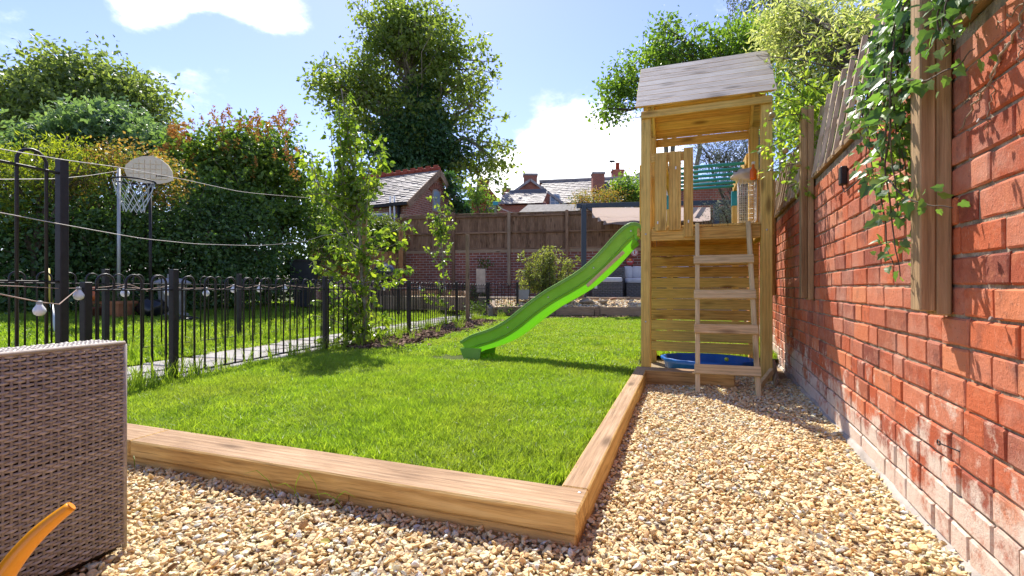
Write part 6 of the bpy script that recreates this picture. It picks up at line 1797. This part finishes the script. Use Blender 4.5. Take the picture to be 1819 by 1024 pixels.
cs_ = np.array(hp_); idx = np.repeat(np.arange(len(cs_)), 34); n = len(idx)
u = RNG.random(n)
P = cs_[idx] + np.column_stack([RNG.normal(0, 0.045, n) * (1 - u * 0.8), RNG.normal(0, 0.045, n) * (1 - u * 0.8), u * 0.26 - 0.05])
leaf_object("flower_heads", LEAF2, P, rand_dirs(n) + np.array([0, 0, 0.4]), rand_dirs(n), np.full(n, 0.058) * RNG.uniform(0.6, 1.3, n), RNG.random(n), PANICLE, lil)
# low growth, round conifer behind pear
foliage_tree("clipped_conifer", "rounded light green conifer beneath the outbuilding window", "conifer", gp(675, 15.2, 0.2),
             [bl(672, 415, 15.2, 38, 36), bl(648, 425, 15.2, 28, 30), bl(690, 430, 15.0, 24, 26)], 150, 60, 0.07, 0.16, leaf_mat("light_conifer", [(0.08, 0.12, 0.02), (0.15, 0.19, 0.035), (0.24, 0.26, 0.06)], 0.3), BARK, 0.05, shell=0.3, limb_n=20, twig_r=0.006, tmpl=CLUMP)
foliage_tree("hedge_understorey", "shaded mixed shrubs at the hedge end behind the black planter", "shrub", gp(590, 14.0, 0.25),
             [bl(560, 430, 13.6, 45, 42), bl(610, 425, 14, 45, 40), bl(560, 385, 13.4, 40, 40), bl(620, 380, 14.2, 36, 36)], 150, 40, 0.11, 0.22, LILAC, BARK_LIGHT, 0.06, shell=0.4, limb_n=70, twig_r=0.008)

# trees behind the tower
foliage_tree("overhanging_tree", "bright green tree arching out behind the tower roof", "tree", gp(1390, 12.5),
             [bl(1215, 90, 12, 62, 40, 0.9), bl(1150, 115, 12, 50, 38, 0.8), bl(1095, 150, 12, 36, 36, 0.7), bl(1080, 205, 12, 24, 34, 0.5), bl(1115, 180, 12, 26, 30, 0.6), bl(1285, 95, 12, 52, 52, 1.0), bl(1330, 80, 12.2, 40, 52, 1.0), bl(1180, 65, 12, 26, 22, 0.6), bl(1300, 175, 12.4, 45, 40, 0.9)],
             330, 34, 0.115, 0.20, CHERRY, BARK, 0.17, fork=at(1340, 12.4, 200), shell=0.5, twig_r=0.010, limb_n=200, stray=0.16, squash=0.5)
# birch with weeping sprays
root = thing("weeping_birch", gp(1395, 17), "weeping birch with hanging sprays above the tower roof's right end", "tree")
mb = MB(); P_, A_, S_ = [], [], []
trunk = curve_pts(gp(1395, 17), at(1380, 17, -160), 9, wob=0.1); mb.tube(trunk, np.linspace(0.16, 0.05, 9), 8)
for i in range(70):
    sx = random.uniform(1290, 1470); sd_ = 17 + random.uniform(-1.3, 1.3); y0 = random.uniform(-150, 10); ln = random.uniform(60, 190)
    s0 = at(sx, sd_, y0); e = at(sx + random.uniform(-12, 12), sd_, min(y0 + ln, 128 if sx < 1400 else 150))
    st0 = trunk[random.randrange(5, 9)]
    mb.tube(curve_pts(st0, s0, 5, up=0.5), np.linspace(0.022, 0.010, 5), 4)
    hp = curve_pts(s0, e, 6, wob=0.06); mb.tube(hp, np.linspace(0.009, 0.004, 6), 4)
    for _ in range(110):
        t_ = random.random(); k = t_ * 5; a = hp[int(k)] + (hp[min(5, int(k) + 1)] - hp[int(k)]) * (k - int(k))
        P_.append(a + RNG.normal(0, 0.09, 3)); A_.append((random.gauss(0, .4), random.gauss(0, .4), -1))
P_ = np.array(P_); n = len(P_)
mb.build("trunk", BARK_LIGHT, root, smooth=True)
leaf_object("crown", LEAF2, P_, np.array(A_), rand_dirs(n), 0.09 * RNG.uniform(0.6, 1.2, n), RNG.random(n), BIRCH, root)
foliage_tree("silver_shrub", "silvery-leaved shrub arching behind the monkey bars", "shrub", gp(1330, 9.5),
             [bl(1290, 285, 9.3, 55, 40, 0.6), bl(1245, 265, 9.3, 30, 22, 0.5), bl(1330, 300, 9.2, 45, 50, 0.6), bl(1275, 375, 9.0, 24, 20, 0.4), bl(1320, 380, 9.0, 40, 45, 0.5), bl(1352, 240, 9.3, 40, 40, 0.6)], 260, 40, 0.06, 0.14, SILVER, BARK, 0.06, shell=0.5, limb_n=130, twig_r=0.006, tmpl=LANCE, stray=0.14)
mb = MB()
for px in (1182, 1196, 1237):
    a = at(px, 15, 330); b = at(px + random.uniform(-4, 8), 15, 205); mb.tube(curve_pts(a, b, 5, wob=0.03), 0.07, 8)
mb.build("bare_trunk", BARK_LIGHT, smooth=True, label="slim bare grey trunks seen above the tower railing", cat="tree")
# shrubs over the far fence
foliage_tree("red_tipped_shrub", "red-tipped shrub above the far fence next to the pergola", "shrub", gp(1065, 17.6),
             [bl(1055, 352, 17.6, 45, 14), bl(1030, 352, 17.6, 20, 12), bl(1090, 350, 17.6, 30, 16)], 80, 34, 0.10, 0.20, PHOT, BARK, 0.05, shell=0.5, limb_n=40, twig_r=0.008, stray=0.2, tmpl=LANCE)
foliage_tree("evergreen_shrub", "dark green bushy shrub left of the white rendered gable", "shrub", gp(1110, 18.2),
             [bl(1108, 335, 18.2, 24, 24), bl(1132, 345, 18.2, 20, 16), bl(1098, 325, 18.2, 12, 14), bl(1135, 352, 17.8, 24, 14)], 80, 40, 0.12, 0.22, CHERRY, BARK, 0.05, shell=0.5, limb_n=30, twig_r=0.008, stray=0.15)
# bamboo-like shrub on the terrace
BAMBOO_SPOT = gp(975, 13.4, 0.5)
foliage_tree("wall_climber", "small leafy climber on the retaining wall behind the end gate", "plant", gp(858, 16.0, 0.1),
             [bl(858, 470, 16.0, 12, 10, 0.2), bl(850, 520, 14.9, 16, 12, 0.3)], 22, 24, 0.08, 0.12, GREEN_MID, BARK, 0.02, limb_n=14, twig_r=0.005)
foliage_tree("path_weeds", "leafy weeds at the far end of the path by the gate", "plant", gp(850, 13.0, 0.06),
             [bl(845, 548, 12.6, 22, 9, 0.4), bl(905, 552, 12.3, 16, 6, 0.3)], 30, 26, 0.06, 0.12, GREEN_MID, BARK, 0.01, limb_n=8, twig_r=0.004, trunk=False)

# ------------------------------------------------------------------ trained fruit trees along the railing
def fruit_tree(name, label, base, stems, leaf, step, mat, bark, thick, cat="tree", tmpl=LEAF4, spur=0.10):
    root = thing(name, base, label, cat)
    mb = MB(); P, A, S, V_ = [], [], [], []
    for pts, r0, dens in stems:
        Q = np.array([tuple(p) for p in pts]); t0 = np.arange(len(Q)); t1 = np.linspace(0, len(Q) - 1, (len(Q) - 1) * 5 + 1)
        C = np.stack([np.interp(t1, t0, Q[:, i]) for i in range(3)], 1)
        for _ in range(2): C[1:-1] = (C[:-2] + 2 * C[1:-1] + C[2:]) / 4
        mb.tube(C, np.linspace(r0, max(0.0025, r0 * 0.25), len(C)), 6)
        L = np.concatenate(([0], np.cumsum(np.linalg.norm(np.diff(C, axis=0), axis=1))))
        for s in np.arange(L[-1] * (0.12 if dens > 0.5 else 0.35), L[-1], step / dens):
            p = np.array([np.interp(s, L, C[:, i]) for i in range(3)])
            d = RNG.normal(size=3); d[2] = abs(d[2]) * 0.3; d /= np.linalg.norm(d)
            q = p + d * spur * RNG.uniform(0.3, 1.3)
            mb.tube([p, (p + q) / 2 + np.array([0, 0, 0.01]), q], [0.003, 0.002, 0.0014], 4)
            tone = RNG.random()
            for _ in range(RNG.integers(3, 7)):
                P.append(q + RNG.normal(0, 0.022, 3)); a = d * 0.8 + RNG.normal(0, 0.6, 3); a[2] -= 0.75
                A.append(a); S.append(leaf * RNG.uniform(0.65, 1.2)); V_.append(np.clip(0.5 * tone + 0.5 * RNG.random(), 0, 1))
    mb.build("trunk", bark, root, smooth=True)
    P = np.array(P); n = len(P)
    leaf_object("crown", tmpl, P, np.array(A), rand_dirs(n) + np.array([0, 0, 0.3]), np.array(S), np.array(V_), mat, root)
    return root
D = 6.35
def q_(px, py, dd=0.0): return at(px, D + dd, py)
stems = [([q_(648, 606), q_(650, 560), q_(643, 500), q_(640, 430), q_(634, 370), q_(625, 290), q_(615, 210), q_(606, 158)], 0.028, 0.9)]
for k in range(30):            # upright shoots of the narrow top
    x0, y0 = random.uniform(622, 640), random.uniform(330, 425); x1 = random.gauss(618, 42); x1 = min(684, max(552, x1)); y1 = random.uniform(165, 330) if 585 < x1 < 650 else random.uniform(240, 360)
    if x1 < 575: y1 = random.uniform(250, 300)
    dd = random.gauss(0, 0.22)
    stems.append(([q_(x0, y0), q_((x0 + x1) / 2 + (x1 - x0) * 0.3, (y0 * 0.6 + y1 * 0.4), dd * 0.6), q_(x1, y1, dd)], 0.009, 0.85))
for x1, y1 in ((560, 395), (548, 470), (570, 440), (585, 500), (560, 535), (600, 560), (575, 580), (620, 590), (592, 420), (610, 470), (545, 345), (600, 600), (640, 600), (575, 610), (555, 560), (585, 545), (565, 505), (600, 520), (615, 545), (572, 470), (590, 450), (625, 515), (612, 425)):
    y0 = min(600, y1 + random.uniform(10, 60)); dd = random.gauss(0, 0.2)
    stems.append(([q_(643, y0), q_((643 + x1) / 2, (y0 + y1) / 2 - 8, dd * 0.5), q_(x1, y1, dd)], 0.010, 0.90))
for x1, y1 in ((735, 400), (715, 430), (700, 410), (725, 480), (690, 460), (710, 495), (675, 440), (740, 475), (690, 560), (672, 590), (700, 585), (665, 530), (680, 480), (668, 560), (690, 425)):
    y0 = min(600, y1 + random.uniform(20, 70)); dd = random.gauss(0, 0.2)
    stems.append(([q_(645, y0), q_((645 + x1) / 2, (y0 + y1) / 2, dd * 0.5), q_(x1, y1, dd)], 0.009, 0.85))
fruit_tree("pear_tree", "young leafy pear tree trained against the front railing", (q_(648, 606).x, q_(648, 606).y, 0.06), stems, 0.086, 0.058, PEAR, BARK_LIGHT, 0.03)
a = q_(648, 604, 0.12); b = q_(637, 372, 0.12)
timber("tree_stake", (a.x, a.y, 0.0), (a.x, a.y, b.z), 0.055, 0.055, (1, 0.3, 0), W_POST, None, 0.004)
tag(bpy.data.objects["tree_stake"], "brown stake supporting the pear tree's trunk", "stake")
D = 10.2
stems = [([q_(793, 572), q_(790, 520), q_(786, 450), q_(780, 400), q_(783, 340)], 0.018, 0.6)]
for x1, y1, y0 in ((768, 375, 430), (800, 370, 430), (758, 395, 440), (805, 395, 425), (770, 410, 460), (795, 430, 470), (755, 440, 480), (765, 525, 545), (758, 530, 550), (745, 520, 545), (800, 345, 410), (772, 350, 410), (790, 365, 420), (780, 380, 430), (762, 380, 430), (812, 400, 430), (775, 490, 520)):
    dd = random.gauss(0, 0.15); stems.append(([q_(785, y0), q_((785 + x1) / 2, (y0 + y1) / 2 - 4, dd * 0.5), q_(x1, y1, dd)], 0.007, 0.95))
fruit_tree("apple_sapling", "slender yellow-green sapling by the brown stake and far railing", (q_(793, 572).x, q_(793, 572).y, 0.06), stems, 0.085, 0.085, PEAR, BARK_LIGHT, 0.02)

D = 13.35
stems = []
for k in range(58):
    x0 = random.gauss(972, 14); x1 = x0 + random.gauss(0, 20) + (x0 - 972) * 0.9; x1 = min(1024, max(926, x1)); y1 = random.uniform(432, 500) + abs(x1 - 975) * 0.35; dd = random.gauss(0, 0.22)
    stems.append(([q_(x0, 522, dd * 0.4), q_(x0 * 0.6 + x1 * 0.4, (522 + y1) / 2, dd * 0.7), q_(x1, y1, dd), q_(x1 + (x1 - x0) * 0.25, y1 + 5, dd)], 0.010, 1.0))
fruit_tree("bamboo_clump", "upright feathery yellow-green bamboo clump in front of the far wall", BAMBOO_SPOT, stems, 0.105, 0.050, BAMB, BARK, 0.02, "shrub", LANCE, 0.09)

# ------------------------------------------------------------------ climbers on the right wall
def vine(root, strands, leaf, step, mat, bark, tmpl, jit=0.03, face=None, stem_r=0.004, per=1):
    mb = MB(); P, A, N_, S = [], [], [], []
    for pts in strands:
        Q = np.array([tuple(p) for p in pts]); t0 = np.arange(len(Q)); t1 = np.linspace(0, len(Q) - 1, (len(Q) - 1) * 6 + 1)
        C = np.stack([np.interp(t1, t0, Q[:, i]) for i in range(3)], 1)
        C[1:-1] += RNG.normal(0, 0.006, C[1:-1].shape)
        for _ in range(2): C[1:-1] = (C[:-2] + 2 * C[1:-1] + C[2:]) / 4
        mb.tube(C, np.linspace(stem_r, stem_r * 0.4, len(C)), 5)
        L = np.concatenate(([0], np.cumsum(np.linalg.norm(np.diff(C, axis=0), axis=1))))
        for s in np.arange(0.01, L[-1], step):
            p = np.array([np.interp(s, L, C[:, i]) for i in range(3)])
            for _ in range(per):
                o = RNG.normal(0, jit, 3)
                P.append(p + o); A.append(o / (np.linalg.norm(o) + 1e-6) * 0.8 + RNG.normal(0, 0.35, 3) + np.array([0, 0, -0.55]))
                N_.append((np.array(face) if face is not None else 0) + RNG.normal(0, 0.55, 3) + np.array([0, 0, 0.35])); S.append(leaf * RNG.uniform(0.55, 1.2) * (1 - 0.35 * s / L[-1]))
    mb.build("stem", bark, root, smooth=True)
    n = len(P)
    leaf_object("leaves", tmpl, np.array(P), np.array(A), np.array(N_), np.array(S), np.clip(RNG.beta(1.4, 1.5, n), 0, 1), mat, root)
iv = thing("ivy", tuple(wp(2.2, 0.1, 1.6)), "glossy green ivy hanging over the wall beside the timber post", "ivy")
face = np.array([-0.8, -0.55, 0.25])
st_ = []
for k in range(12):            # main hanging curtain
    s0 = random.uniform(1.97, 2.32); z1 = random.uniform(1.15, 1.55) if s0 > 2.15 else random.uniform(0.95, 1.35)
    o = random.uniform(0.06, 0.13)
    st_.append([wp(s0 + 0.05, -0.05, 1.95), wp(s0, o * 0.7, 1.80), wp(s0 - 0.01, o, 1.55), wp(s0 - 0.03, o, (1.55 + z1) / 2), wp(s0 - random.uniform(0.02, 0.10), o * 0.9, z1)])
st_.append([wp(2.05, 0.10, 1.5), wp(2.02, 0.13, 1.25), wp(1.97, 0.12, 1.02), wp(1.93, 0.11, 0.86)])
st_.append([wp(2.08, 0.10, 1.45), wp(2.06, 0.13, 1.2), wp(2.02, 0.12, 0.98), wp(1.96, 0.12, 0.90)])
st_.append([wp(2.03, 0.13, 1.22), wp(1.90, 0.12, 1.13), wp(1.80, 0.09, 1.07), wp(1.72, 0.05, 1.05)])
for k in range(4):             # along the wall top to the right
    s0 = 2.2 - k * 0.02
    st_.append([wp(2.3, -0.05, 1.85), wp(2.0, 0.02, 1.78 + 0.01 * k), wp(1.75, 0.03 + 0.008 * k, 1.70 - 0.012 * k), wp(1.5, 0.05, 1.66 - 0.012 * k), wp(1.25, 0.04, 1.62 - 0.01 * k)])
for k in range(3):
    s0 = random.uniform(1.7, 1.95); st_.append([wp(s0, 0.02, 1.72), wp(s0 - 0.02, 0.08, 1.62), wp(s0 - 0.05, 0.07, 1.50 + random.uniform(-0.05, 0.05))])
st_.append([wp(1.9, 0.10, 1.50), wp(1.78, 0.09, 1.44), wp(1.68, 0.06, 1.43), wp(1.6, 0.05, 1.45)])
vine(iv, st_, 0.049, 0.028, IVYL, BARK, IVY, 0.030, face, per=2)
# dried root on the brick face
mb = MB()
for (sa, za), (sb, zb), r_ in (((1.36, 1.54), (1.56, 1.42), 0.0055), ((1.54, 1.43), (1.80, 1.29), 0.0038), ((1.58, 1.42), (1.66, 1.25), 0.0022), ((1.50, 1.45), (1.50, 1.36), 0.002), ((1.44, 1.50), (1.60, 1.50), 0.0025), ((1.68, 1.36), (1.78, 1.36), 0.0018)):
    mb.tube(curve_pts(wp(sa, 0.006, za), wp(sb, 0.006, zb), 16, wob=0.0045), np.linspace(r_, r_ * 0.5, 16), 5)
mb.build("dried_root", plain("dry_root", (0.33, 0.24, 0.16), 0.9, 0.1, 0.3, 20), smooth=True, label="dried pale climber root clinging to the brick face at upper right", cat="root")
# fruit branches reaching over the trellis
ap_ = thing("apple_branch", tuple(at(1440, 3.6, 300)), "apple branches with green leaves and small fruit beside the tower post", "branch")
st_ = []
for x0, y0, x1, y1, x2, y2 in [(1480, 250, 1420, 200, 1365, 215), (1480, 250, 1410, 240, 1350, 270), (1470, 300, 1410, 290, 1362, 305), (1480, 290, 1430, 320, 1400, 335), (1490, 230, 1450, 170, 1420, 130), (1470, 220, 1420, 160, 1392, 148), (1470, 260, 1440, 240, 1400, 180), (1490, 280, 1450, 285, 1420, 300), (1470, 240, 1430, 225, 1380, 185), (1480, 300, 1450, 320, 1435, 345), (1480, 180, 1440, 150, 1400, 130), (1460, 240, 1420, 260, 1380, 290), (1470, 200, 1410, 180, 1372, 165)]:
    dd = random.uniform(-0.12, 0.12)
    st_.append([at(x0, 3.75, y0), at(x1, 3.45 + dd, y1), at(x2, 3.4 + dd, y2)])
vine(ap_, st_, 0.068, 0.022, APPLE, BARK, LEAF4, 0.036, np.array([-0.3, -0.4, 0.5]), 0.006, per=3)
fruit = plain("apple_skin", (0.28, 0.22, 0.08), 0.4, 0.4, 0.3, 30)
for px, py in ((1395, 268), (1418, 292), (1372, 205)):
    c = at(px, 3.38, py); mb = MB(); mb.lathe([(0.004, -0.021), (0.016, -0.018), (0.023, 0.0), (0.018, 0.016), (0.004, 0.018)], c, 12); mb.build("apple", fruit, ap_, smooth=True)
foliage_tree("variegated_dogwood", "cream-edged variegated shrub spilling over the trellis top", "shrub", tuple(wp(3.4, -0.55, 0.0)),
             [bl(1450, 60, 4.3, 60, 55, 0.35), bl(1530, 50, 3.7, 70, 60, 0.35), bl(1590, 110, 3.3, 60, 55, 0.3), bl(1400, 30, 4.6, 45, 50, 0.35), bl(1480, 130, 4.1, 60, 45, 0.3), bl(1620, 30, 3.2, 70, 50, 0.3), bl(1380, 60, 4.9, 30, 40, 0.3)],
             300, 26, 0.066, 0.10, VARIEG, BARK, 0.03, fork=tuple(wp(3.4, -0.5, 1.6)), shell=0.5, twig_r=0.004, limb_n=160, tmpl=LANCE, stray=0.14)
foliage_tree("privet_bush", "small-leaved green bush filling the trellis behind the apple branches", "shrub", tuple(wp(4.8, -0.7, 0.0)),
             [bl(1440, 150, 5.2, 55, 55, 0.4), bl(1410, 110, 5.4, 40, 50, 0.4), bl(1450, 240, 4.9, 50, 60, 0.35), bl(1500, 210, 4.2, 50, 55, 0.3), bl(1405, 200, 5.6, 30, 60, 0.4)],
             260, 42, 0.040, 0.11, CHERRY, BARK, 0.04, fork=tuple(wp(4.8, -0.6, 1.3)), shell=0.45, twig_r=0.004, limb_n=120, stray=0.1)
